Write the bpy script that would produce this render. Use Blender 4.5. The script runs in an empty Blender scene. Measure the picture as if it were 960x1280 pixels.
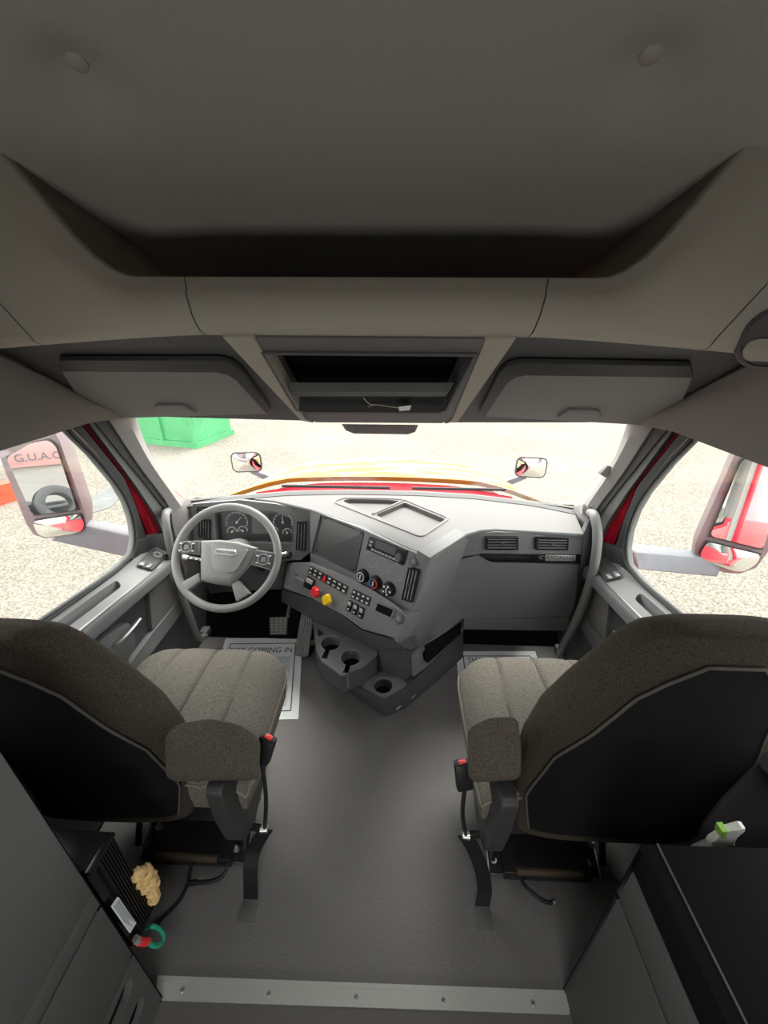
import bpy, bmesh, math, random
from mathutils import Vector, Matrix, noise
random.seed(7)
SC = bpy.context.scene
COL = SC.collection
R = math.radians

# ------------------------------------------------------------------ camera
FPX = 481.0
CAM_POS = Vector((0.0764, 0.0, 1.75))
PITCH, YAW, ROLL = R(25.53), R(-1.69), R(-0.37)
fwd = Vector((math.sin(YAW)*math.cos(PITCH), math.cos(YAW)*math.cos(PITCH), -math.sin(PITCH)))
rgt = Vector((math.cos(YAW), -math.sin(YAW), 0))
dwn = fwd.cross(rgt)
cx_ = math.cos(ROLL)*rgt + math.sin(ROLL)*dwn
cy_ = -math.sin(ROLL)*rgt + math.cos(ROLL)*dwn
cam = bpy.data.cameras.new('camera')
cam.sensor_fit = 'HORIZONTAL'; cam.sensor_width = 36.0
cam.lens = 36.0*FPX/960.0
cam.clip_start = 0.02; cam.clip_end = 500
camo = bpy.data.objects.new('camera', cam); COL.objects.link(camo)
m3 = Matrix((cx_, -cy_, -fwd)).transposed()
camo.matrix_world = Matrix.Translation(CAM_POS) @ m3.to_4x4()
SC.camera = camo

# ------------------------------------------------------------------ light
w = bpy.data.worlds.new('overcast_sky'); SC.world = w; w.use_nodes = True
nt = w.node_tree; nt.nodes.clear()
wo = nt.nodes.new('ShaderNodeOutputWorld'); bg = nt.nodes.new('ShaderNodeBackground')
bg.inputs[0].default_value = (1.0, 0.985, 0.96, 1); bg.inputs[1].default_value = 1.0
nt.links.new(bg.outputs[0], wo.inputs[0])
sun = bpy.data.lights.new('hazy_sun', 'SUN'); sun.energy = 1.2; sun.angle = R(25); sun.color = (1, .95, .88)
suno = bpy.data.objects.new('hazy_sun', sun); COL.objects.link(suno)
suno.rotation_euler = (R(-28), R(8), 0)      # sun high, in front of the truck
suno.location = (0, 10, 20)
# unseen fill light added low behind the camera to lift ledge and roof
FILL_POS = (0, -1.70, .60)
al = bpy.data.lights.new('rear_fill_light', 'AREA'); al.shape = 'RECTANGLE'; al.size = 1.0; al.size_y = .55; al.energy = 3.8; al.color = (1, .97, .92)
alo = bpy.data.objects.new('rear_fill_light', al); COL.objects.link(alo); alo.location = (0, -1.66, .60); alo.rotation_euler = (R(108), 0, 0)
dl = bpy.data.lights.new('added_dome_light', 'AREA'); dl.shape = 'RECTANGLE'; dl.size = .5; dl.size_y = .25; dl.energy = 3.2; dl.color = (1, .97, .93)  # unseen dome light, added to brighten floor strip and cabinets
dlo = bpy.data.objects.new('added_dome_light', dl); COL.objects.link(dlo); dlo.location = (.1, -.45, 2.31); dlo.rotation_euler = (R(-16), 0, 0)
vs = SC.view_settings
SC.display_settings.display_device = 'sRGB'
vs.view_transform = 'Standard'; vs.look = 'None'; vs.gamma = 1.0; vs.use_curve_mapping = False
vs.exposure = 2.45
SC.cycles.use_denoising = True
SC.cycles.max_bounces = 10; SC.cycles.diffuse_bounces = 6; SC.cycles.transparent_max_bounces = 12
SC.cycles.sample_clamp_indirect = 8

# ------------------------------------------------------------------ measuring helpers: a pixel of the photo carried to a real plane
def ray(px, py):
    return cx_*((px-480)/FPX) + cy_*((py-640)/FPX) + fwd
def at(px, py, X=None, Y=None, Z=None):
    d = ray(px, py)
    k, v = (0, X) if X is not None else (1, Y) if Y is not None else (2, Z)
    return CAM_POS + d*((v-CAM_POS[k])/d[k])
class Pl:
    def __init__(s, p, n): s.p = Vector(p); s.n = Vector(n).normalized()
    def __call__(s, px, py, off=0.0):
        d = ray(px, py)
        return CAM_POS + d*((s.p + s.n*off - CAM_POS).dot(s.n)/d.dot(s.n))
    def shift(s, o): return Pl(s.p + s.n*o, s.n)
def pl3(a, b, c):
    a, b, c = Vector(a), Vector(b), Vector(c)
    n = (b-a).cross(c-a).normalized()
    if n.dot(CAM_POS-a) < 0: n = -n
    return Pl(a, n)
def mir(pts): return [Vector((-p[0], p[1], p[2])) for p in pts]
V = lambda *a: Vector(a)

# ------------------------------------------------------------------ materials
MATS = {}
def mat(name, col, rough=.6, metal=0.0, spec=.5, bump=0.0, bscale=900.0, var=0.0, vscale=40.0, coat=0.0, emit=None):
    if name in MATS: return MATS[name]
    m = bpy.data.materials.new(name); m.use_nodes = True
    n = m.node_tree; b = n.nodes['Principled BSDF']
    b.inputs['Base Color'].default_value = (*col, 1); b.inputs['Roughness'].default_value = rough
    b.inputs['Metallic'].default_value = metal; b.inputs['Specular IOR Level'].default_value = spec
    b.inputs['Coat Weight'].default_value = coat
    if emit:
        b.inputs['Emission Color'].default_value = (*emit[0], 1); b.inputs['Emission Strength'].default_value = emit[1]
    tc = None
    if bump or var:
        tc = n.nodes.new('ShaderNodeTexCoord')
    if bump:
        t = n.nodes.new('ShaderNodeTexNoise'); t.inputs['Scale'].default_value = bscale; t.inputs['Detail'].default_value = 3
        n.links.new(tc.outputs['Object'], t.inputs['Vector'])
        bp = n.nodes.new('ShaderNodeBump'); bp.inputs['Strength'].default_value = bump; bp.inputs['Distance'].default_value = .002
        n.links.new(t.outputs['Fac'], bp.inputs['Height']); n.links.new(bp.outputs['Normal'], b.inputs['Normal'])
    if var:
        t = n.nodes.new('ShaderNodeTexNoise'); t.inputs['Scale'].default_value = vscale; t.inputs['Detail'].default_value = 5
        n.links.new(tc.outputs['Object'], t.inputs['Vector'])
        r = n.nodes.new('ShaderNodeValToRGB')
        r.color_ramp.elements[0].position = .3; r.color_ramp.elements[1].position = .7
        r.color_ramp.elements[0].color = (*[c*(1-var) for c in col], 1)
        r.color_ramp.elements[1].color = (*[min(1, c*(1+var)) for c in col], 1)
        n.links.new(t.outputs['Fac'], r.inputs['Fac']); n.links.new(r.outputs['Color'], b.inputs['Base Color'])
    MATS[name] = m
    return m
def glass_mat(name, tint=(.97, .985, .975), gloss=.05):
    m = bpy.data.materials.new(name); m.use_nodes = True; n = m.node_tree; n.nodes.clear()
    o = n.nodes.new('ShaderNodeOutputMaterial'); t = n.nodes.new('ShaderNodeBsdfTransparent'); g = n.nodes.new('ShaderNodeBsdfGlossy')
    t.inputs[0].default_value = (*tint, 1); g.inputs['Roughness'].default_value = .02
    mx = n.nodes.new('ShaderNodeMixShader'); fr = n.nodes.new('ShaderNodeLayerWeight'); fr.inputs[0].default_value = .5
    pw = n.nodes.new('ShaderNodeMath'); pw.operation = 'POWER'; pw.inputs[1].default_value = 5
    ad = n.nodes.new('ShaderNodeMath'); ad.operation = 'MULTIPLY_ADD'; ad.inputs[1].default_value = .8; ad.inputs[2].default_value = .04
    n.links.new(fr.outputs['Facing'], pw.inputs[0]); n.links.new(pw.outputs[0], ad.inputs[0])
    n.links.new(ad.outputs[0], mx.inputs[0]); n.links.new(t.outputs[0], mx.inputs[1]); n.links.new(g.outputs[0], mx.inputs[2])
    n.links.new(mx.outputs[0], o.inputs[0]); MATS[name] = m
    return m
PLAS = mat('charcoal_plastic', (.165, .172, .175), .55, bump=.25, bscale=1400)
PLASD = mat('dark_plastic', (.07, .073, .076), .6, bump=.2, bscale=1400)
PADTOP = mat('soft_dash_top', (.125, .125, .122), .6, bump=.2, bscale=1200)
BLACK = mat('black_plastic', (.013, .013, .015), .45, spec=.3)
MATTEBLACK = mat('matte_black', (.008, .008, .009), .9, spec=.05)
GLOSSB = mat('gloss_black', (.012, .013, .014), .12)
PAINTB = mat('black_painted_steel', (.012, .012, .013), .25)
BOLT = mat('zinc_bolt', (.75, .75, .74), .3, 1.0)
CHROME = mat('satin_chrome', (.78, .78, .78), .22, 1.0)
ALU = mat('brushed_aluminium', (.50, .51, .49), .42, .35, bump=.1, bscale=300)
WHEELM = mat('grey_rubber', (.235, .24, .235), .5, bump=.15, bscale=1500)
HEADER = mat('taupe_headliner_plastic', (.36, .335, .285), .7, bump=.35, bscale=900)
LINER = mat('grey_headliner_fabric', (.36, .345, .31), .9, bump=.5, bscale=700, var=.12, vscale=900)
VISOR = mat('dark_overhead_plastic', (.085, .083, .085), .65, bump=.3, bscale=1200)
PILLAR = mat('light_grey_trim', (.30, .29, .28), .65, bump=.2, bscale=1200)
FABRIC = mat('woven_seat_fabric', (.16, .149, .129), .95, spec=.15, bump=.9, bscale=400, var=.40, vscale=270)
BOLST = mat('brown_grey_seat_fabric', (.05, .042, .032), .95, spec=.15, bump=.9, bscale=400, var=.45, vscale=270)
BACKP = mat('black_back_cloth', (.010, .010, .011), .95, spec=.1, bump=.4, bscale=900)
FLOORM = mat('grey_vinyl_floor', (.15, .147, .145), .62, bump=.5, bscale=260, var=.17, vscale=170)
CARPET = mat('sleeper_floor_vinyl', (.12, .115, .108), .7, bump=.6, bscale=500, var=.15, vscale=400)
CABIN = mat('cabinet_grey_laminate', (.095, .097, .095), .6, bump=.35, bscale=1000)
CABTOP = mat('black_cabinet_top', (.005, .005, .0055), .8, spec=.12, bump=.3, bscale=1000)
WALLM = mat('cab_wall_grey', (.22, .215, .205), .8, bump=.3, bscale=800)
RED = mat('red_car_paint', (.62, .004, .025), .3, coat=.8)
REDD = mat('red_rubber_paint', (.22, .003, .012), .6, spec=.1)
RUBBER = mat('black_rubber_seal', (.05, .052, .053), .6)
RUBG = mat('grey_rubber_seal', (.17, .18, .175), .6)
MIRM = mat('silvered_mirror', (.93, .95, .94), .01, 1.0)
MIRH = mat('mirror_housing_grey', (.20, .17, .18), .45)
ARMM = mat('mirror_arm_plastic', (.13, .145, .165), .5)
GLASS = glass_mat('window_glass')
PAPER = mat('paper_mat', (.80, .84, .85), .8)
INK = mat('dark_print', (.06, .07, .08), .8)
SILVER = mat('silver_badge', (.7, .7, .7), .3, .8)
SCREEN = mat('dark_display', (.02, .022, .025), .15)
WHITEP = mat('white_print', (.7, .72, .72), .6)
REDB = mat('red_knob_plastic', (.75, .03, .03), .35)
YELB = mat('yellow_knob_plastic', (.85, .55, .01), .35)
BLUEP = mat('blue_print', (.05, .15, .5), .5)
GREEN = mat('green_dumpster_paint', (.06, .30, .12), .6, var=.12, vscale=2)
TIRE = mat('tyre_rubber', (.03, .032, .034), .8)
FOAM = mat('tan_spray_foam', (.72, .50, .22), .7, bump=.4, bscale=120, var=.25, vscale=60)
CABLEG = mat('green_cable', (.02, .33, .20), .45)
NOZ = mat('white_nozzle_plastic', (.7, .72, .68), .5)
NOZG = mat('green_nozzle_plastic', (.3, .6, .1), .5)
WIREM = mat('yellowed_wire', (.6, .52, .36), .6)

def gravel():
    m = bpy.data.materials.new('gravel_yard'); m.use_nodes = True; n = m.node_tree; b = n.nodes['Principled BSDF']
    b.inputs['Roughness'].default_value = .95; b.inputs['Specular IOR Level'].default_value = .1
    tc = n.nodes.new('ShaderNodeTexCoord')
    v = n.nodes.new('ShaderNodeTexVoronoi'); v.inputs['Scale'].default_value = 14
    t = n.nodes.new('ShaderNodeTexNoise'); t.inputs['Scale'].default_value = 34; t.inputs['Detail'].default_value = 8
    t2 = n.nodes.new('ShaderNodeTexNoise'); t2.inputs['Scale'].default_value = .35; t2.inputs['Detail'].default_value = 4
    for x in (v, t, t2): n.links.new(tc.outputs['Object'], x.inputs['Vector'])
    r1 = n.nodes.new('ShaderNodeValToRGB'); e = r1.color_ramp.elements
    e[0].position = .38; e[0].color = (.118, .107, .086, 1); e[1].position = .60; e[1].color = (.228, .216, .19, 1)
    n.links.new(t.outputs['Fac'], r1.inputs['Fac'])
    mx = n.nodes.new('ShaderNodeMix'); mx.data_type = 'RGBA'; mx.blend_type = 'MULTIPLY'; mx.inputs[0].default_value = .25
    bw = n.nodes.new('ShaderNodeRGBToBW'); n.links.new(v.outputs['Color'], bw.inputs[0])
    n.links.new(r1.outputs[0], mx.inputs[6]); n.links.new(bw.outputs[0], mx.inputs[7])
    mx2 = n.nodes.new('ShaderNodeMix'); mx2.data_type = 'RGBA'; mx2.blend_type = 'MIX'
    r2 = n.nodes.new('ShaderNodeValToRGB'); r2.color_ramp.elements[0].position = .45; r2.color_ramp.elements[1].position = .7
    n.links.new(t2.outputs['Fac'], r2.inputs['Fac'])
    ml = n.nodes.new('ShaderNodeMath'); ml.operation = 'MULTIPLY'; ml.inputs[1].default_value = .35
    n.links.new(r2.outputs[0], ml.inputs[0]); n.links.new(ml.outputs[0], mx2.inputs[0])
    n.links.new(mx.outputs[2], mx2.inputs[6]); mx2.inputs[7].default_value = (.225, .215, .19, 1)
    n.links.new(mx2.outputs[2], b.inputs['Base Color'])
    bp = n.nodes.new('ShaderNodeBump'); bp.inputs['Strength'].default_value = .6; bp.inputs['Distance'].default_value = .02
    n.links.new(t.outputs['Fac'], bp.inputs['Height']); n.links.new(bp.outputs[0], b.inputs['Normal'])
    return m
GRAVEL = gravel()

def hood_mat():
    # blown-out sky glare on the red bonnet, painted in as amber and pale streaks
    m = bpy.data.materials.new('hood_painted_glare'); m.use_nodes = True; n = m.node_tree; b = n.nodes['Principled BSDF']
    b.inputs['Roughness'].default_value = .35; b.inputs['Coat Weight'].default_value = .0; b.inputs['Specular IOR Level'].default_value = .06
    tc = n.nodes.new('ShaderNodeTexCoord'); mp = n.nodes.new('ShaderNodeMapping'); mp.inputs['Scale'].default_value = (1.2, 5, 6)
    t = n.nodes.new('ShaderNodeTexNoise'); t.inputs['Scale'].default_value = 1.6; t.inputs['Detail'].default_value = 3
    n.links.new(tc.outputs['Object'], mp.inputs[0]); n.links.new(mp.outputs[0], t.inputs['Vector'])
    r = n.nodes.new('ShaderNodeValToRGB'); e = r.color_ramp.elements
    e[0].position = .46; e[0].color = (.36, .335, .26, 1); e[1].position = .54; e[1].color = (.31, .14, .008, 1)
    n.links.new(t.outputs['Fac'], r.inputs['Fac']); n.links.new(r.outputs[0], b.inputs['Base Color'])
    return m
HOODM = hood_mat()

def grid_paper():
    m = bpy.data.materials.new('paper_mat_grid'); m.use_nodes = True; n = m.node_tree; b = n.nodes['Principled BSDF']
    b.inputs['Roughness'].default_value = .8
    tc = n.nodes.new('ShaderNodeTexCoord'); br = n.nodes.new('ShaderNodeTexBrick')
    br.offset = 0; br.inputs['Scale'].default_value = 40; br.inputs['Mortar Size'].default_value = .07
    br.inputs['Brick Width'].default_value = .5; br.inputs['Row Height'].default_value = .5
    br.inputs['Color1'].default_value = br.inputs['Color2'].default_value = (.80, .84, .85, 1); br.inputs['Mortar'].default_value = (.42, .46, .5, 1)
    n.links.new(tc.outputs['Object'], br.inputs['Vector']); n.links.new(br.outputs['Color'], b.inputs['Base Color'])
    return m
GRIDP = grid_paper()

# ------------------------------------------------------------------ object helpers
def thing(name, label, cat, loc, group=None, kind=None):
    o = bpy.data.objects.new(name, None); COL.objects.link(o); o.empty_display_size = .05
    o.location = loc
    if label: o['label'] = label
    if cat: o['category'] = cat
    if group: o['group'] = group
    if kind: o['kind'] = kind
    return o
def root_loc(p):
    v = Vector((0, 0, 0))
    while p is not None: v += p.location; p = p.parent
    return v
def obj(name, bm, m, parent=None, smooth=True, label=None, kind=None, angle=40):
    bmesh.ops.recalc_face_normals(bm, faces=bm.faces[:])
    off = root_loc(parent)
    if off.length: bmesh.ops.translate(bm, verts=bm.verts[:], vec=-off)
    me = bpy.data.meshes.new(name); bm.to_mesh(me); bm.free()
    for mm in (m if isinstance(m, (list, tuple)) else [m]): me.materials.append(mm)
    if smooth:
        me.polygons.foreach_set('use_smooth', [True]*len(me.polygons))
        me.set_sharp_from_angle(angle=R(angle))
    o = bpy.data.objects.new(name, me); COL.objects.link(o)
    if parent is not None: o.parent = parent
    if label: o['label'] = label
    if kind: o['kind'] = kind
    return o
def tag(o, label, cat, group=None, kind=None):
    if label: o['label'] = label
    if cat: o['category'] = cat
    if group: o['group'] = group
    if kind: o['kind'] = kind
    return o
NB = bmesh.new
def face(bm, pts): return bm.faces.new([bm.verts.new(p) for p in pts])
def slab(bm, pts, d, bev=0.0, seg=2):
    """polygon pushed back along vector d, near rim bevelled"""
    b = NB(); pts = [Vector(p) for p in pts]; d = Vector(d)
    top = [b.verts.new(p) for p in pts]; bot = [b.verts.new(p+d) for p in pts]; n = len(pts)
    b.faces.new(top); b.faces.new(bot[::-1])
    for i in range(n): b.faces.new((top[i], bot[i], bot[(i+1) % n], top[(i+1) % n]))
    if bev:
        ed = [e for e in b.edges if e.verts[0] in top and e.verts[1] in top]
        bmesh.ops.bevel(b, geom=ed, offset=bev, segments=seg, profile=.5, affect='EDGES', clamp_overlap=True)
    join(bm, b)
def join(bm, b):
    me = bpy.data.meshes.new('tmp'); b.to_mesh(me); b.free(); bm.from_mesh(me); bpy.data.meshes.remove(me)
def box(bm, c, s, bev=0.0, rot=None, seg=2):
    b = NB(); bmesh.ops.create_cube(b, size=1.0)
    for v in b.verts: v.co = Vector((v.co.x*s[0], v.co.y*s[1], v.co.z*s[2]))
    if bev: bmesh.ops.bevel(b, geom=b.edges[:], offset=bev, segments=seg, profile=.5, affect='EDGES', clamp_overlap=True)
    mt = (rot if rot is not None else Matrix.Identity(3)).to_4x4(); mt.translation = Vector(c)
    b.transform(mt); join(bm, b)
def frame(n, up=(0, 0, 1)):
    n = Vector(n).normalized(); u = Vector(up).cross(n)
    if u.length < 1e-4: u = Vector((1, 0, 0))
    u.normalize(); v = n.cross(u)
    return Matrix((u, v, n)).transposed()        # columns u (right), v (up), n (towards viewer)
def cyl(bm, p, q, r0, r1=None, seg=20, bev=0.0):
    p, q = Vector(p), Vector(q); r1 = r0 if r1 is None else r1
    F = frame(q-p, (0, 0, 1) if abs((q-p).normalized().z) < .95 else (0, 1, 0)); u, v = F.col[0], F.col[1]
    rings = [(p, r0), (q, r1)]
    if bev:
        d = (q-p).normalized(); rings = [(p, r0), (q-d*bev, r1), (q-d*bev*.3, r1-bev*.3), (q, r1-bev)]
    rs = [[bm.verts.new(c + u*(r*math.cos(2*math.pi*i/seg)) + v*(r*math.sin(2*math.pi*i/seg))) for i in range(seg)] for c, r in rings]
    for a, b in zip(rs, rs[1:]):
        for i in range(seg): bm.faces.new((a[i], a[(i+1) % seg], b[(i+1) % seg], b[i]))
    bm.faces.new(rs[0][::-1]); bm.faces.new(rs[-1])
def spline(pts, n=8, closed=False):
    pts = [Vector(p) for p in pts]; out = []; N = len(pts)
    rng = range(N) if closed else range(N-1)
    for i in rng:
        g = (lambda k: pts[k % N]) if closed else (lambda k: pts[max(0, min(N-1, k))])
        p0, p1, p2, p3 = g(i-1), g(i), g(i+1), g(i+2)
        for k in range(n):
            t = k/n
            out.append(.5*((2*p1)+(p2-p0)*t+(2*p0-5*p1+4*p2-p3)*t*t+(3*p1-p0-3*p2+p3)*t**3))
    if not closed: out.append(pts[-1])
    return out
def tube(bm, pts, r, seg=10, closed=False, flat=1.0, ref=None):
    pts = [Vector(p) for p in pts]; N = len(pts); rs = []
    rad = r if callable(r) else (lambda t: r)
    prev = None
    for i, p in enumerate(pts):
        a = pts[i-1] if (i or closed) else p; b = pts[(i+1) % N] if (i < N-1 or closed) else p
        t = (b-a).normalized()
        if prev is None:
            u = (ref or (Vector((0, 0, 1)) if abs(t.z) < .9 else Vector((0, 1, 0)))).cross(t).normalized()
        else:
            u = (prev - t*prev.dot(t)).normalized()
        prev = u; v = t.cross(u); rr = rad(i/max(1, N-1))
        rs.append([bm.verts.new(p + u*(rr*math.cos(2*math.pi*k/seg)) + v*(rr*flat*math.sin(2*math.pi*k/seg))) for k in range(seg)])
    for i in range(N if closed else N-1):
        a, b = rs[i], rs[(i+1) % N]
        for k in range(seg): bm.faces.new((a[k], a[(k+1) % seg], b[(k+1) % seg], b[k]))
    if not closed: bm.faces.new(rs[0][::-1]); bm.faces.new(rs[-1])
def loft(bm, rings, cap=True, closed=True):
    rs = [[bm.verts.new(p) for p in r] for r in rings]; n = len(rs[0])
    for a, b in zip(rs, rs[1:]):
        for i in range(n if closed else n-1): bm.faces.new((a[i], a[(i+1) % n], b[(i+1) % n], b[i]))
    if cap and closed: bm.faces.new(rs[0][::-1]); bm.faces.new(rs[-1])
def grid(bm, rows):
    loft(bm, rows, cap=False, closed=False)
def thick_grid(bm, rows, d):
    """open sheet of points given a back face d away"""
    b = NB(); grid(b, rows); bmesh.ops.recalc_face_normals(b, faces=b.faces[:])
    ret = bmesh.ops.extrude_face_region(b, geom=b.faces[:])
    bmesh.ops.translate(b, verts=[g for g in ret['geom'] if isinstance(g, bmesh.types.BMVert)], vec=Vector(d))
    join(bm, b)
def strip(bm, A, B, d):
    """ribbon between two polylines, thickened by d"""
    n = 24
    def resamp(P):
        P = [Vector(p) for p in P]; L = [0]
        for a, b in zip(P, P[1:]): L.append(L[-1]+(b-a).length)
        out = []
        for k in range(n+1):
            s = L[-1]*k/n; j = 0
            while j < len(L)-2 and L[j+1] < s: j += 1
            out.append(P[j].lerp(P[j+1], (s-L[j])/max(1e-9, L[j+1]-L[j])))
        return out
    thick_grid(bm, [resamp(A), resamp(B)], d)
def holed(bm, outline, holes, d, hole_d=None, floor_caps=True):
    """plate with holes: outline wall goes d back, hole walls hole_d back with closed bottoms"""
    d = Vector(d); hole_d = Vector(hole_d) if hole_d is not None else d
    b = NB(); loops = []
    for L in [outline]+holes:
        vs_ = [b.verts.new(p) for p in L]; loops.append(vs_)
        for i in range(len(vs_)): b.edges.new((vs_[i], vs_[(i+1) % len(vs_)]))
    nrm = d.normalized()*-1
    bmesh.ops.triangle_fill(b, use_beauty=True, use_dissolve=False, edges=b.edges[:], normal=nrm)
    for k, vs_ in enumerate(loops):
        dd = d if k == 0 else hole_d
        bot = [b.verts.new(v.co+dd) for v in vs_]; n = len(vs_)
        for i in range(n): b.faces.new((vs_[i], vs_[(i+1) % n], bot[(i+1) % n], bot[i]))
        if k and floor_caps: b.faces.new(bot)
    join(bm, b)
def circ(c, r, F, n=24, a0=0): 
    return [Vector(c) + F.col[0]*(r*math.cos(a0+2*math.pi*i/n)) + F.col[1]*(r*math.sin(a0+2*math.pi*i/n)) for i in range(n)]
def rrect(c, w, h, r, F, n=5):
    out = []
    for sx, sy, a in ((1, 1, 0), (-1, 1, 90), (-1, -1, 180), (1, -1, 270)):
        for k in range(n+1):
            t = R(a+90*k/n)
            out.append(Vector(c) + F.col[0]*(sx*(w/2-r)+r*math.cos(t)) + F.col[1]*(sy*(h/2-r)+r*math.sin(t)))
    return out
def roundpoly(pts, r, n=4):
    """round the corners of a 3-D polygon"""
    pts = [Vector(p) for p in pts]; out = []; N = len(pts)
    for i in range(N):
        p, a, b = pts[i], pts[i-1], pts[(i+1) % N]
        la, lb = (a-p).length, (b-p).length; q = min(r, la*.45, lb*.45)
        A = p+(a-p).normalized()*q; B = p+(b-p).normalized()*q
        for k in range(n+1):
            t = k/n; out.append((1-t)**2*A+2*t*(1-t)*p+t*t*B)
    return out
def text(s, c, F, size, m, parent, name='lettering', sx=1.0, depth=.0006, align='CENTER', mirror=False):
    cu = bpy.data.curves.new(name, 'FONT'); cu.body = s; cu.size = size; cu.align_x = align; cu.align_y = 'CENTER'; cu.extrude = depth; cu.resolution_u = 3
    o = bpy.data.objects.new(name, cu); COL.objects.link(o)
    dg = bpy.context.evaluated_depsgraph_get(); me = bpy.data.meshes.new_from_object(o.evaluated_get(dg))
    bpy.data.objects.remove(o); bpy.data.curves.remove(cu)
    b = NB(); b.from_mesh(me); bpy.data.meshes.remove(me)
    mt = F.to_4x4(); mt.translation = Vector(c)
    b.transform(mt @ Matrix.Diagonal((-sx if mirror else sx, 1, 1, 1)))
    return obj(name, b, m, parent, smooth=False)
def blob(bm, c, r, seed=0, amp=.25, freq=3.0, sub=3, s=(1, 1, 1)):
    b = NB(); bmesh.ops.create_icosphere(b, subdivisions=sub, radius=1)
    for v in b.verts:
        k = 1+amp*noise.noise(v.co*freq+Vector((seed*7.1, seed*3.3, 0)))
        v.co = Vector((v.co.x*r*k*s[0], v.co.y*r*k*s[1], v.co.z*r*k*s[2]))+Vector(c)
    join(bm, b)
DN = Vector((0, 0, -1))

# =================================================================== THE YARD OUTSIDE
GZ = -1.2
bm = NB(); box(bm, (0, 15, GZ-.1), (160, 160, .2)); g = obj('ground', bm, GRAVEL, smooth=False, kind='structure')

def dumpster():
    A = at(247, 560, Z=GZ); B = at(272, 546, Z=GZ); L = at(168, 553, Z=GZ)
    u = (L-A); u.z = 0; u.normalize(); v = Vector((-u.y, u.x, 0))
    if v.y < 0: v = -v
    W, D, H = 3.2, 1.55, 1.35
    t = thing('dumpster', 'green steel dumpster standing on the gravel beyond the windscreen', 'dumpster', A)
    def P(a, b, z): return A + u*a + v*b + Vector((0, 0, z))
    bm = NB(); loft(bm, [[P(0, 0, .16), P(W, 0, .16), P(W, D, .16), P(0, D, .16)], [P(-.02, 0, H), P(W, -.02, H), P(W, D, H), P(-.02, D, H)]])
    obj('body', bm, GREEN, t)
    bm = NB(); loft(bm, [[P(-.06, -.06, 0), P(W, -.06, 0), P(W, D+.06, 0), P(-.06, D+.06, 0)], [P(-.06, -.06, .15), P(W, -.06, .15), P(W, D+.06, .15), P(-.06, D+.06, .15)]])
    obj('base_skid', bm, GREEN, t)
    for a in (.0, 1.0, 2.0, 3.0):
        bm = NB(); loft(bm, [[P(a, -.06, .15), P(a+.1, -.06, .15), P(a+.1, 0, .15), P(a, 0, .15)], [P(a, -.06, H), P(a+.1, -.06, H), P(a+.1, 0, H), P(a, 0, H)]])
        obj('rib', bm, GREEN, t)
dumpster()

def tyre(name, c, n, r, wd, label, group=None):
    F = frame(n, (0, 0, 1) if abs(Vector(n).normalized().z) < .9 else (0, 1, 0)); t = thing(name, label, 'tyre', c, group)
    prof = [(r*.58, -.5), (r*.72, -.56), (r*.93, -.5), (r, -.36), (r, .36), (r*.93, .5), (r*.72, .56), (r*.58, .5)]
    N = 32; bm = NB(); rings = []
    for i in range(N):
        a = 2*math.pi*i/N; dr = F.col[0]*math.cos(a)+F.col[1]*math.sin(a)
        rings.append([Vector(c)+dr*q+F.col[2]*(z*wd) for q, z in prof])
    loft(bm, rings+[rings[0]], cap=False)
    obj('casing', bm, TIRE, t)
    for k in (-.25, 0, .25):
        bm = NB(); tube(bm, circ(Vector(c)+F.col[2]*(k*wd), r*1.005, F, 32), .008, 5, closed=True); obj('tread_ridge', bm, MATTEBLACK, t)
    return t
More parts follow.
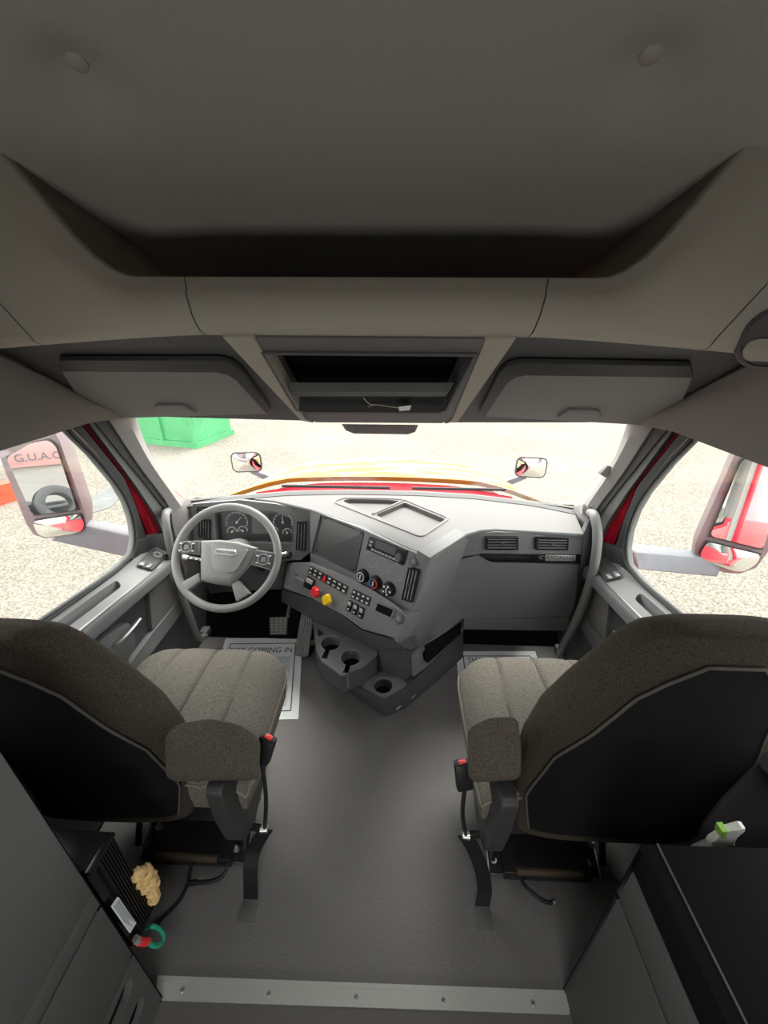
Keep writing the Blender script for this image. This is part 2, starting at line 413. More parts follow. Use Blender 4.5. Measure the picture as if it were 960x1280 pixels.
# =================================================================== MIRRORS
def side_mirror(s):
    L = s < 0
    lab = ('large grey door mirror outside the driver side window on the left', 'large grey door mirror outside the passenger side window on the right')[0 if L else 1]
    if L: c = V(-1.455, 1.52, 1.10)
    else: c = V(1.505, 1.50, 1.09)
    n = V(.32, -.945, .095) if L else V(-.485, -.862, .145)
    if L: quad = [(3, 572), (60, 543), (70, 545), (78, 556), (106, 642), (106, 662), (95, 669), (55, 673), (42, 668), (32, 655)]
    else: quad = [(917, 577), (940, 560), (985, 585), (985, 610), (955, 690), (940, 715), (915, 717), (890, 712), (870, 700), (869, 685)]
    P = Pl(c, n); F = frame(n)
    hi = []
    if L: hi = [(2, 560), (28, 543), (60, 541), (74, 550), (106, 640), (107, 660), (96, 669), (55, 673), (42, 668), (33, 655)]
    else: hi = [(922, 560), (945, 548), (985, 552), (1000, 580), (960, 690), (945, 710), (925, 717), (905, 716), (880, 706), (867, 694), (869, 680)]
    t = thing('door_mirror', lab, 'mirror', c, 'door mirrors')
    out = [P(*q) for q in hi]
    if L: out[0] += V(-.02, 0, .12); out[1] += V(0, 0, .12); out[2] += V(0, 0, .1)
    bm = NB(); back = [p - F.col[2]*.14 + (c-p)*.12 for p in out]; mid = [p - F.col[2]*.07 + (c-p)*-.0 for p in out]
    loft(bm, [back, mid, out]); obj('housing', bm, MIRH, t)
    # glass faces, a little in front of the housing
    if L: up = [(8, 571), (40, 552), (62, 548), (72, 556), (99, 638), (42, 645)]; lo = [(43, 649), (101, 641), (107, 655), (103, 664), (92, 667), (60, 670), (50, 666)]
    else: up = [(925, 575), (948, 560), (978, 566), (984, 585), (953, 688), (885, 671)]; lo = [(883, 675), (952, 692), (945, 705), (930, 714), (918, 714), (892, 705), (875, 697), (874, 690)]
    for nm, q, dn, m in (('flat_mirror_glass', up, V(0, 0, 0), MIRM), ('wide_angle_mirror_glass', lo, V(.15 if L else -.02, 0, -.08), MIRM)):
        pts = [P(px, py, .006) for px, py in q]
        bm = NB(); slab(bm, pts, -F.col[2]*.004); 
        rim = obj(nm + '_frame' if False else 'glass_rim', bm, RUBBER, t)
        cc = sum(pts, Vector())/len(pts)
        # mirror pane set at its own small angle, standing in its rim
        nn = (Vector(n)+dn).normalized(); Q = Pl(cc+F.col[2]*.012, nn)
        pp = [cc + (p-cc)*.965 for p in pts]
        pp = [p + F.col[2]*((Q.p-p).dot(nn)/F.col[2].dot(nn)) for p in pp]
        zz = max(0, max((cc+F.col[2]*.003-p).dot(F.col[2]) for p in pp))
        pp = [p+F.col[2]*zz for p in pp]
        bm = NB()
        if nm.startswith('wide'):
            # convex pane: centre bulges
            rings = []; K = 6
            for k in range(K+1):
                f = max(.02, k/K); rings.append([(sum(pp, Vector())/len(pp)).lerp(p, f) + F.col[2]*(.010*(1-f*f)) for p in roundpoly(pp, .02)])
            loft(bm, rings); bmesh.ops.recalc_face_normals(bm, faces=bm.faces[:])
        else:
            slab(bm, roundpoly(pp, .02), -F.col[2]*.003)
        obj('mirror_pane', bm, m, rim)
    # arm
    bm = NB()
    if L: a = [at(172, 672, X=-1.17), at(171, 700, X=-1.17)]; e = [P(95, 655), P(62, 676)]
    else: a = [at(792, 690, X=1.17), at(797, 712, X=1.17)]; e = [P(905, 700), P(898, 722)]
    b0 = a[0]; b1 = a[1]; e0, e1 = e
    rr = []
    for k in range(6):
        f = k/5; p = b0.lerp(e0, f); q = b1.lerp(e1, f); wdt = V(0, .10*(1-.4*f), 0)
        rr.append([p, p+wdt, q+wdt, q+V(0, .0, -.0)])
    loft(bm, rr); bmesh.ops.bevel(bm, geom=[e_ for e_ in bm.edges], offset=.006, segments=1, affect='EDGES', clamp_overlap=True)
    obj('arm', bm, ARMM, t)
    return t
side_mirror(-1); side_mirror(1)

def hood_mirror(s):
    t_ = 'small hood mirror on a grey stalk, left of the bonnet' if s < 0 else 'small hood mirror on a grey stalk, right of the bonnet'
    c = at(308, 578, Y=3.2) if s < 0 else at(664, 584.5, Y=3.2)
    n = V(.15*-s, -.985, .06); F = frame(n)
    t = thing('hood_mirror', t_, 'mirror', c, 'hood mirrors')
    bm = NB(); loft(bm, [rrect(c-F.col[2]*.06, .17, .12, .04, F), rrect(c-F.col[2]*.01, .262, .185, .05, F), rrect(c, .255, .178, .05, F)]); obj('housing', bm, RUBBER, t)
    bm = NB(); rings = [rrect(c+F.col[2]*(.004+.012*(1-f*f)), .235*f, .158*f, .042*f, F) for f in (.05, .3, .6, .85, 1)]
    loft(bm, rings); obj('mirror_pane', bm, MIRM, t)
    a = c + F.col[1]*-.085 + V(-s*.02, .03, 0); b = at(343, 601, Y=3.25) if s < 0 else at(628, 606, Y=3.25)
    bm = NB(); d = (b-a).normalized(); sd = V(0, 0, 1)*.028
    loft(bm, [[a+V(0, -.015, .02), a+V(0, .03, .02), a+V(0, .03, -.02), a+V(0, -.015, -.02)], [b+V(0, -.015, .032), b+V(0, .05, .032), b+V(0, .05, -.032), b+V(0, -.015, -.032)]])
    obj('stalk', bm, ARMM, t)
hood_mirror(-1); hood_mirror(1)

# bonnet and cowl
def hood():
    t = thing('truck_hood', 'red truck bonnet with sky glare painted amber and white beyond the windscreen', 'hood', (0, 2.5, .5))
    rows = []
    for k in range(9):
        y = 2.40 + 1.5*k/8
        wd = 1.07 - .14*(k/8); row = []
        for i in range(21):
            x = -1+2*i/20; z = .812 + .05*math.cos(x*math.pi*.5) - .26*max(0, abs(x)-.55)**1.5*1.4 - .03*k - .012*max(0, k-4)**2
            row.append(V(x*wd, y, z))
        rows.append(row)
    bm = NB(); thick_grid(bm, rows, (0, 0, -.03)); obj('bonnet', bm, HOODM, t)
    bm = NB(); thick_grid(bm, [[V(-.86+1.72*i/20, y, .738+.04*math.cos((-1+2*i/20)*math.pi*.5)+dz-.10*max(0, abs(-1+2*i/20)-.55)) for i in range(21)] for y, dz in ((2.16, .03), (2.25, .04), (2.39, .045))], (0, 0, -.03)); obj('cowl', bm, REDD, t, label='red cowl strip')
    for s in (-1, 1):
        bm = NB(); thick_grid(bm, [[V(s*(1.07-.14*k/8+.01), 2.4+1.5*k/8, .72-.16-.03*k-.012*max(0, k-4)**2) for k in range(9)], [V(s*(1.14-.12*k/8), 2.4+1.5*k/8, -.5) for k in range(9)]], (-s*.02, 0, 0)); obj('fender', bm, RED, t)
    # wipers
    for x0, x1 in ((-.62, .05), (.75, .18)):
        bm = NB(); tube(bm, spline([(x0, 2.20, .865), ((x0+x1)/2, 2.15, .885), (x1, 2.11, .90)], 6), .009, 6); obj('wiper_arm', bm, BLACK, t)
hood()

# =================================================================== THE CAB SHELL
def planeS():  # leaning plane of one front corner: window front edge to windscreen edge
    return pl3((-1.06, 1.41, 1.42), (-1.06, 1.53, .90), (-.975, 1.80, .945))
PS = planeS()
bm = NB(); box(bm, (0, 1.30, -.02), (2.26, 1.76, .04)); FLOOR = obj('floor', bm, FLOORM, smooth=False, kind='structure')
bm = NB(); box(bm, (0, -.66, -.02), (2.26, 2.16, .04)); obj('floor', bm, CARPET, smooth=False, kind='structure')
bm = NB(); box(bm, (0, 2.12, .38), (2.3, .04, .84)); obj('wall_front', bm, MATTEBLACK, smooth=False, kind='structure')
bm = NB(); slab(bm, [(-1.1, 1.80, .002), (1.1, 1.80, .002), (1.1, 2.10, .55), (-1.1, 2.10, .55)], (0, .02, -.005)); obj('wall_toe_shade', bm, MATTEBLACK, smooth=False, kind='structure')  # toe board added in matte black, footwell shade put into its colour
bm = NB(); box(bm, (0, -1.76, 1.2), (2.3, .04, 2.5)); obj('wall_back', bm, WALLM, smooth=False, kind='structure')

def lamp():  # housings for the two added lights behind the camera
    t = thing('rear_fill', 'flat fill panel added on the unseen rear wall of the sleeper', 'lamp', FILL_POS)
    bm = NB(); box(bm, (0, -1.715, .60), (1.02, .04, .62), .01); obj('added_housing', bm, PILLAR, t)
    t = thing('added_dome_lamp', 'flat rectangular dome lamp added on the unseen roof above the sleeper', 'lamp', (.1, -.45, 2.36))
    bm = NB(); box(bm, (.1, -.45, 2.355), (.56, .30, .06), .015); obj('added_housing', bm, PILLAR, t)
lamp()

# threshold strip between cab and sleeper floors
def threshold():
    t = thing('trim_1', 'aluminium threshold strip screwed across the cab floor', None, (0, .4, 0), kind='structure')
    a, b, c, d = at(197, 1222, Z=.004), at(712, 1241, Z=.004), at(712, 1268, Z=.004), at(193, 1250, Z=.004)
    bm = NB(); slab(bm, [a, b, c, d], (0, 0, -.004)); obj('plate', bm, ALU, t, smooth=False)
    lip = NB(); slab(lip, [a+V(0, .004, .002), b+V(0, .004, .002), b+V(0, -.006, .002), a+V(0, -.006, .002)], (0, 0, -.006)); obj('plate_edge', lip, ALU, t, smooth=False)
    for px, py in ((228, 1237), (336, 1242), (445, 1246), (554, 1250), (666, 1254)):
        p = at(px, py, Z=.004); bm = NB(); cyl(bm, p, p+V(0, 0, .003), .007, .005, 12); s = obj('screw', bm, BOLT, t)
        bm = NB(); box(bm, p+V(0, 0, .0032), (.009, .0018, .001), rot=Matrix.Rotation(.6, 3, 'Z')); obj('slot', bm, BLACK, s)
threshold()

# ceiling: raised roof liner
def zc(y, x):
    pr = [(-1.75, 2.42), (-.6, 2.42), (.2, 2.385), (.6, 2.30), (.95, 2.155), (1.2, 2.03), (1.4, 1.93), (1.52, 1.855), (1.56, 1.80)]
    for (a, za), (b, zb) in zip(pr, pr[1:]):
        if y <= b: z = za+(zb-za)*(y-a)/(b-a); break
    else: z = pr[-1][1]
    z -= .45*max(0, abs(x)-.35)**2 + 2.0*max(0, abs(x)-.80)**2
    return z
DIMP = [at(104, 110, Y=.945), at(806, 104, Y=.945)]
def roof():
    t = thing('ceiling', None, None, (0, 0, 2), kind='structure')
    rows = []
    ys = [-1.75+.25*i for i in range(8)] + [.2+.03*i for i in range(46)]
    xs = [-1.14+2.28*i/90 for i in range(91)]
    # gentle smoothing of the profile by averaging
    def zs(y, x):
        z = sum(zc(min(1.56, y+d), x) for d in (-.12, -.06, 0, .06, .12))/5
        for D in DIMP:
            q = math.hypot(x-D.x, (y-D.y)*1.3); z += .035*math.exp(-(q/.06)**2)
        return z
    for y in ys: rows.append([V(x, y, zs(y, x)) for x in xs])
    bm = NB(); thick_grid(bm, rows, (0, .01, .04)); obj('roof_liner', bm, LINER, t)
    for D in DIMP:
        y = D.y; z = zs(y, D.x); n = V(0, -.42, -.91).normalized(); F = frame(n); c = V(D.x, y, z)+n*.003
        bm = NB(); rings = [circ(c+n*(.006*(1-f*f)+.003), .0185*f, F, 20) for f in (.1, .5, .8, 1)]; rings.append(circ(c-n*.006, .0185, F, 20)); loft(bm, rings); obj('liner_button', bm, HEADER, t)
roof()

# header: overhead ledge made of a centre panel, two corner panels and side panels
def ztop(x):
    a = abs(x)
    if a < .52: return 1.853
    if a < .66: return 1.853+1.0*(a-.52)**2/(2*.14)*1.5
    return 1.853+.105+1.5*(a-.66)
def zbot(x): return 1.735-.05*max(0, abs(x)-.38)**1.3*1.6
def yfront(x): return .965-.10*max(0, abs(x)-.62)**1.6*2.2
def header():
    t = thing('trim_7', 'taupe overhead ledge in panels below the raised roof', None, (0, .97, 1.73), kind='structure')
    def sect(x, inset=0.0):
        y = yfront(x); zb = zbot(x); zt = min(ztop(x), 2.35); h = zt-zb
        return [V(x, y+.40, zb+.05), V(x, y+.10, zb+.002), V(x, y+.03, zb-.002), V(x, y+.008, zb+.006), V(x, y, zb+.02), V(x, y-.004, zb+h*.35), V(x, y+.006, zb+h*.72), V(x, y+.016, zb+h*.76),
                V(x, y+.026, zb+h*.97), V(x, y+.036, zt), V(x, y+.055, zt), V(x, y+.66, zt+.0)]
    def seg(x0, x1, name, skew0=0.0, skew1=0.0, m=HEADER):
        N = 14; rows = []
        for i in range(N+1):
            f = i/N; rows.append([])
            base = sect(x0+(x1-x0)*f)
            for p in base:
                k = (p.z-1.735)/.12; k = max(0, min(1, k)); xx = x0+(x1-x0)*f + (skew0*(1-f)+skew1*f)*k
                q = sect(xx)[base.index(p)]; rows[-1].append(q)
        bm = NB(); thick_grid(bm, rows, (0, .012, .0)); return obj(name, bm, m, t, angle=60)
    # seams from the photograph: (228,347)-(257,419) and (688,350)-(660,423)
    seg(-.379+.001, .379-.001, 'centre_panel', -.026, .026)
    for s in (-1, 1):
        seg(s*.3815, s*.775, 'corner_panel', s*.026, s*.095)
        seg(s*.779, s*1.10, 'side_panel', s*.095, s*.13)
    # cup handle in the right side panel
    Pc = Pl((.86, yfront(.86)-.012, 1.75), (-.35, -1, 0)); c = Pc(966, 424); F = frame(Pc.n)
    bm = NB(); loft(bm, [rrect(c-F.col[2]*.02, .112, .118, .05, F), rrect(c, .112, .118, .05, F), rrect(c+F.col[2]*.004, .104, .110, .046, F), rrect(c-F.col[2]*.004, .096, .102, .043, F)], cap=False); bm.faces.new([bm.verts.new(p) for p in rrect(c-F.col[2]*.004, .096, .102, .043, F)]); cup = obj('handle_cup', bm, VISOR, t)
    bm = NB(); slab(bm, rrect(c-F.col[1]*.022+F.col[2]*.004, .09, .045, .02, F), -F.col[2]*.01, .004); obj('handle_lip', bm, HEADER, cup)
header()

# sloping overhead between the ledge and the windscreen
PO = pl3((-.5, 1.02, 1.735), (.5, 1.02, 1.735), (0, 1.50, 1.425))
def overhead():
    t = thing('trim_2', 'dark sloping overhead panel above the windscreen', None, (0, 1.3, 1.6), kind='structure')
    bm = NB()
    a = [V(-1.02, .98, 1.75), V(1.02, .98, 1.75)]
    def onPO(x, y): 
        n = PO.n; return V(x, y, PO.p.z-((x-PO.p.x)*n.x+(y-PO.p.y)*n.y)/n.z)
    holed(bm, [onPO(-1.04, .985), onPO(1.04, .985), onPO(1.04, 1.46), onPO(.8, 1.49), onPO(0, 1.515), onPO(-.8, 1.49), onPO(-1.04, 1.46)], [[PO(*q) for q in ((328, 440), (594, 442), (560, 513), (550, 517), (379, 516), (370, 513))]], -PO.n*.03, -PO.n*.13); obj('overhead_panel', bm, VISOR, t)
overhead()

def bin_(s):
    lab = 'dark overhead storage door above the driver side of the windscreen' if s < 0 else 'dark overhead storage door above the passenger side of the windscreen'
    # measured on the driver side, the passenger one mirrored
    q = [(75, 463), (280, 463), (296, 472), (334, 518), (122, 524), (95, 492)]
    pts = [PO(*p, off=.012) for p in q]
    lipq = [(74, 451), (275, 451), (290, 455), (303, 465), (338, 512), (333, 518), (296, 475), (284, 468), (270, 465), (75, 465)]
    lip = [PO(*p, off=.022) for p in lipq]
    hq = [(194, 517), (194, 509), (198, 507), (229, 507), (241, 514), (246, 517), (232, 516), (226, 511), (199, 512), (199, 517)]
    hd = [PO(*p, off=.022) for p in hq]
    if s > 0: pts, lip, hd = mir(pts), mir(lip), mir(hd)
    t = thing('overhead_bin', lab, 'storage bin', sum(pts, Vector())/len(pts), 'overhead bins')
    bm = NB(); slab(bm, pts, -PO.n*.02, .004); obj('door', bm, mat('overhead_bin_plastic', (.20, .195, .19), .65, bump=.3, bscale=1200), t)
    bm = NB(); slab(bm, lip, -PO.n*.014, .003); obj('lip', bm, mat('black_bin_lip', (.03, .03, .031), .6), t)
    bm = NB(); slab(bm, hd, -PO.n*.012, .001); obj('handle', bm, PLAS, t)
bin_(-1); bin_(1)

def console_overhead():
    P = PO.shift(.02)
    t = thing('overhead_console', 'charcoal overhead console with two open slots above the windscreen centre', 'console', P(466, 480))
    outer = [(280, 422), (643, 424), (574, 524), (560, 529), (390, 528), (374, 523)]
    op = [(330, 444), (592, 446), (557, 513), (548, 516), (381, 515), (372, 512)]
    bm = NB(); holed(bm, [P(*q) for q in [(318, 422), (606, 424), (569, 524), (552, 529), (396, 528), (378, 523)]], [[P(*q) for q in op]], -P.n*.06, -P.n*.09, floor_caps=False); obj('bezel', bm, mat('console_plastic', (.13, .125, .125), .6, bump=.3, bscale=1200), t)
    for q in ([(278, 422), (318, 422), (381, 524), (392, 529), (376, 526)], [(645, 424), (606, 424), (566, 525), (556, 530), (573, 527)]):
        bm = NB(); slab(bm, [P(*p, off=.004) for p in q], -P.n*.05, .003); obj('side_trim', bm, HEADER, t)
    bm = NB(); holed(bm, [P(*q, off=.006) for q in [(326, 441), (596, 443), (560, 514), (550, 518), (380, 517), (369, 513)]], [[P(*q, off=.006) for q in op]], -P.n*.01, -P.n*.06, floor_caps=False); obj('slot_rim', bm, PLASD, t)
    bm = NB(); slab(bm, [P(360, 478, off=-.01), P(568, 478, off=-.01), P(560, 490, off=.0), P(364, 490, off=.0)], (0, .045, -.02), .003); obj('shelf', bm, PLASD, t)
    bm = NB(); slab(bm, [P(322, 430, off=-.11), P(602, 432, off=-.11), P(566, 522, off=-.11), P(366, 521, off=-.11)], -P.n*.003); obj('slot_back', bm, MATTEBLACK, t)
    # sensor box below
    bm = NB(); q = [(427, 530), (523, 531), (519, 540), (510, 543), (442, 542), (432, 538)]
    loft(bm, [[P(*p, off=-.06) for p in q], [P(*p, off=-.012) for p in q], [P(*p, off=.0).lerp(P(475, 536), .08) for p in q]]); obj('sensor_box', bm, VISOR, t)
    o = thing('loose_wire', 'twisted yellowed wire with a torn paper tag in the overhead slot', 'wire', P(480, 503))
    bm = NB(); tube(bm, spline([P(454, 497, off=.002), P(462, 505, off=.002), P(472, 506, off=.002), P(485, 508, off=.002), P(499, 510, off=.002)], 5), .0012, 5); tube(bm, spline([P(460, 509, off=.002), P(468, 506, off=.002), P(478, 507, off=.002)], 4), .001, 5); obj('strand', bm, WIREM, o)
    bm = NB(); slab(bm, [P(498, 509, off=.002), P(514, 507, off=.002), P(512, 513, off=.002), P(499, 514, off=.002)], -P.n*.0015); obj('paper_tag', bm, PAPER, o)
console_overhead()

# side walls
SILLZ = lambda y: .835 + (1.35-y)*.11
def window_loop(X, grow=0.0):
    q = [(85, 537), (118, 570), (147, 605), (160, 627), (168, 650), (171, 672), (168, 690), (160, 700)]
    P = [at(*p, X=-1.06) for p in q]
    pts = [(p.y, p.z) for p in P]
    y0, z0 = pts[0]
    pts = [(y0-.06, 1.56)] + pts + [(1.25, SILLZ(1.25)), (.9, SILLZ(.9)), (.5, SILLZ(.5)), (.30, SILLZ(.3)), (.26, SILLZ(.3)+.06), (.24, 1.3), (.27, 1.54), (.33, 1.56)]
    cyy, czz = .9, 1.2
    out = []
    for y, z in pts:
        k = math.hypot(y-cyy, z-czz); out.append(V(X, y+(y-cyy)/k*grow, z+(z-czz)/k*grow))
    return out
def wall_side(s):
    side = 'left' if s < 0 else 'right'
    t = thing('wall_'+side, None, None, (s*1.1, 0, 0), kind='structure')
    fl = (lambda P: P) if s < 0 else mir
    # headliner above the window
    rows = []
    top = [(-1.75, -.97, 1.80), (.3, -.97, 1.80), (.6, -.97, 1.78), (.95, -.975, 1.745), (1.1, -.98, 1.66), (1.25, -.985, 1.575), (1.42, -.985, 1.47)]
    low = [(-1.75, -1.05, 1.43), (.3, -1.05, 1.43), (.6, -1.045, 1.43), (1.0, -1.035, 1.432), (1.18, -1.03, 1.434), (1.34, -1.02, 1.438), (1.5, -.99, 1.425)]
    N = 6
    for k in range(N+1):
        f = k/N; row = []
        for a, b in zip(top, low):
            y = a[0]+(b[0]-a[0])*f; x = a[1]+(b[1]-a[1])*f + .018*math.sin(f*math.pi); z = a[2]+(b[2]-a[2])*f
            row.append(V(x, y, z))
        rows.append(row)
    bm = NB(); thick_grid(bm, [fl(r) for r in rows], (s*.02, 0, .02)); obj('upper_liner', bm, WALLM, t)
    # wall behind the door
    bm = NB(); box(bm, (s*1.11, -.78, .75), (.04, 2.0, 1.6)); obj('rear_liner', bm, WALLM, t, smooth=False)
    bm = NB(); box(bm, (s*1.11, -.76, 2.0), (.04, 2.0, 1.0)); box(bm, (s*1.13, .6, 2.0), (.04, 1.9, 1.1)); obj('upper_shell', bm, WALLM, t, smooth=False)
    bm = NB(); box(bm, (s*1.11, 1.80, .37), (.04, .50, .78)); obj('kick_panel', bm, PLASD, t, smooth=False)
    # red outer bodywork of the sleeper
    bm = NB(); box(bm, (s*1.145, -.83, .75), (.034, 1.9, 3.4), .01); obj('outer_body', bm, RED, t)
wall_side(-1); wall_side(1)

def door(s):
    t = thing('door_1' if s < 0 else 'door_2', None, None, (s*1.08, .9, 0), kind='structure')
    fl = (lambda P: P) if s < 0 else mir
    hole = window_loop(-1.125, .055); rect = [V(-1.125, .13, -.45), V(-1.125, 1.74, -.45), V(-1.125, 1.72, .80), V(-1.125, 1.64, 1.1), V(-1.125, 1.50, 1.70), V(-1.125, .13, 1.72)]
    bm = NB(); holed(bm, fl(rect), [fl(hole)], (-s*.03, 0, 0), floor_caps=False); obj('outer_skin', bm, RED, t)
    bm = NB(); slab(bm, fl([p+V(.0, 0, 0) for p in window_loop(-1.095, .012)]), (s*.004, 0, 0)); obj('window_pane', bm, GLASS, t, smooth=False)
    # frame lining the opening
    lp = window_loop(-1.10, .008); lq = window_loop(-1.075, .005)
    bm = NB(); loft(bm, [fl(lp), fl(lq)], cap=False); obj('opening_lining', bm, RUBG, t)
    # seal round the opening
    bm = NB(); tube(bm, fl(spline(window_loop(-1.072, .010), 4, closed=True)), .009, 8, closed=True); obj('window_seal', bm, RUBBER, t)
    bm = NB(); tube(bm, fl(spline(window_loop(-1.075, -.004), 4, closed=True)), .006, 6, closed=True); obj('inner_seal', bm, RUBG, t)
    # inner door card: top sill with a pull pocket
    bm = NB()
    def S(x, y): return V(x, y, SILLZ(y)-.012-(x+1.07)*.62)
    ys = [1.50, 1.40, 1.2, .9, .6, .35]
    pock = [V(*S(-1.048, 1.26)), V(*S(-1.050, 1.18)), V(*S(-1.050, .86)), V(*S(-1.018, .80)), V(*S(-1.018, 1.24))]
    outl = [S(-1.075, y) for y in ys] + [S(-.985, y) for y in ys[::-1]]
    holed(bm, fl(outl), [fl(roundpoly(pock, .03))], (0, 0, -.03), (0, 0, -.07)); obj('sill', bm, mat('door_sill_grey', (.26, .27, .27), .5, bump=.2, bscale=1200), t)
    # bright trim line and rounded arm edge below it
    A = [S(-.987, y)+V(0, 0, .003) for y in (1.42, 1.2, .9, .6, .35)]
    bm = NB(); tube(bm, fl(A), .0035, 6); obj('bright_strip', bm, mat('dull_chrome', (.45, .45, .45), .35, .9), t)
    B = [S(-.985, y) for y in (1.55, 1.42, 1.2, .9, .6, .35)]
    bm = NB(); rows = [B, [p+V(.008, 0, -.006) for p in B], [p+V(.012, 0, -.02) for p in B], [p+V(.010, 0, -.055) for p in B], [p+V(-.01, 0, -.075) for p in B]]
    thick_grid(bm, [fl(r) for r in rows], (s*.01, 0, 0)); obj('arm_edge', bm, PLAS, t)
    # lower card
    bm = NB(); slab(bm, fl([V(-1.03, 1.58, .66), V(-1.03, 1.60, .40), V(-1.03, 1.56, .02), V(-1.03, .30, .02), V(-1.03, .30, .80), V(-1.03, 1.42, .71)]), (s*.05, 0, 0)); obj('card', bm, PLASD, t, smooth=False)
    bm = NB(); slab(bm, fl(roundpoly([V(-1.012, 1.37, .705), V(-1.012, 1.56, .655), V(-1.012, 1.575, .50), V(-1.012, 1.31, .505)], .012)), (s*.02, 0, 0), .003); obj('fabric_insert', bm, FABRIC if False else mat('door_insert_cloth', (.16, .155, .15), .9, bump=.6, bscale=500), t)
    bm = NB(); slab(bm, fl([V(-1.005, 1.59, .50), V(-1.005, 1.31, .50), V(-1.005, 1.0, .48), V(-1.005, .9, .485), V(-1.005, .9, .425), V(-1.005, 1.0, .42), V(-1.005, 1.59, .42)]), (s*.03, 0, 0), .004); obj('lower_rail', bm, PLAS, t)
    bm = NB(); slab(bm, fl(roundpoly([V(-1.0, 1.07, .70), V(-1.0, 1.20, .66), V(-1.0, 1.19, .53), V(-1.0, .90, .52), V(-1.0, .86, .70)], .03)), (s*.035, 0, 0), .006); obj('armrest_block', bm, PLAS, t)
    p0, p1 = (at(148, 803, X=-.985), at(174, 774, X=-.985))
    bm = NB(); tube(bm, fl(spline([p0+V(-.03, -.01, -.01), p0, p0.lerp(p1, .5)+V(.008, 0, .004), p1], 5)), .011, 8, flat=.7); obj('release_lever', bm, mat('dull_chrome', (.45, .45, .45), .35, .9), t, label='satin door release lever')
    # switch panel
    q = [(176, 706), (198, 713), (210, 697), (207, 692), (193, 686)]
    Psw = pl3(S(-1.06, 1.5)+V(0, 0, .006), S(-.99, 1.5)+V(0, 0, .006), S(-1.0, 1.3)+V(0, 0, .006))
    pts = [Psw(*k, off=.006) for k in ((170, 706), (190, 712), (210, 691), (193, 682))]
    bm = NB(); slab(bm, fl(roundpoly(pts, .01)), -V(0, 0, .012), .002); sp = obj('switch_panel', bm, PLASD, t)
    for k in ((178, 704), (187, 707)):
        c = Psw(*k, off=.010); c = fl([c])[0]; bm = NB(); box(bm, c, (.018, .03, .008), .002); obj('window_switch', bm, SILVER, sp)
    if s < 0:
        c = Psw(197, 693, off=.009); F = frame(Psw.n, (0, 1, 0)); bm = NB(); tube(bm, circ(c, .017, F, 20), .002, 6, closed=True); obj('mirror_dial', bm, WHITEP, sp)
        for k in range(4):
            a = math.pi/2*k; cc = c+F.col[0]*.009*math.cos(a)+F.col[1]*.009*math.sin(a); bm = NB(); box(bm, cc, (.005, .005, .003), .001); obj('dial_mark', bm, WHITEP, sp)
door(-1); door(1)

# front corner: jamb strips and pillar trim, measured on the driver side
Lp = dict(
 B0=[(85, 530), (118, 563), (147, 600), (160, 622), (170, 652), (174, 676)],
 B1=[(99, 528), (155, 597), (172, 638), (183, 673)],
 B2=[(101, 528), (160, 601), (173, 637), (186, 672)],
 B3=[(110, 527), (170, 607), (195, 645), (206, 670)],
 B4=[(117, 526), (180, 602), (207, 637), (212, 664)],
 B5=[(133, 521), (175, 585), (212, 634), (216, 664)],
 B6=[(168, 515), (187, 565), (203, 591), (221, 616), (238, 628)])
def jamb(s):
    t = thing('trim_3' if s < 0 else 'trim_4', 'red painted door jamb with grey rubber seals beside the front pillar', None, (s*1.05, 1.5, 1.2), kind='structure')
    fl = (lambda P: P) if s < 0 else mir
    def L(k, off): return fl([PS(*p, off=off) for p in Lp[k]])
    nb = fl([PS.n])[0]
    for nm, a, b, off, m in (('window_channel', 'B0', 'B1', .0, RUBBER), ('painted_jamb', 'B1', 'B3', -.022, RED), ('pale_seal', 'B3', 'B4', .004, RUBG), ('door_seal', 'B4', 'B5', .012, RUBBER)):
        bm = NB(); strip(bm, L(a, off), L(b, off), -nb*.035); obj(nm, bm, m, t)
    # triangle infill of the jamb seen through the red strip
    bm = NB(); strip(bm, L('B2', -.010), [p.lerp(q, .35) for p, q in zip(L('B2', -.010), L('B3', -.010))], -nb*.01); obj('jamb_ridge', bm, REDD, t)
    # mirror sail corner below the jamb
    bm = NB(); q = [(174, 676), (186, 670), (206, 667), (214, 664), (212, 684), (193, 684), (180, 700), (166, 700)]
    slab(bm, fl([PS(*p, off=.01) for p in q]), -nb*.04, .004); obj('sail_corner', bm, PLASD, t)
    p = thing('trim_5' if s < 0 else 'trim_6', 'light grey windscreen pillar trim', None, (s*1.0, 1.6, 1.2), kind='structure')
    a = [PS(*k, off=.02) for k in [(132, 518), (175, 583), (211, 632), (217, 660), (232, 720)]]
    c = [PS(*k, off=.0) for k in [(168, 515), (187, 565), (221, 616), (239, 628), (246, 660)]]
    mid = [x.lerp(y, .5)+PS.n*.022 for x, y in zip(a, c)]
    def rs(P): 
        S_ = spline(P, 6); return S_
    bm = NB(); thick_grid(bm, [fl(rs(a)), fl(rs(mid)), fl(rs(c))], -nb*.02); obj('pillar_cover', bm, PILLAR, p)
    if s > 0:
        c = PS(*(960-760+6, 0), off=.0) if False else at(757, 588, Y=1.60)
        bm = NB(); box(bm, c, (.035, .03, .05), .006, rot=Matrix.Rotation(.5, 3, 'Y')); obj('hook', bm, PILLAR, p)
jamb(-1); jamb(1)

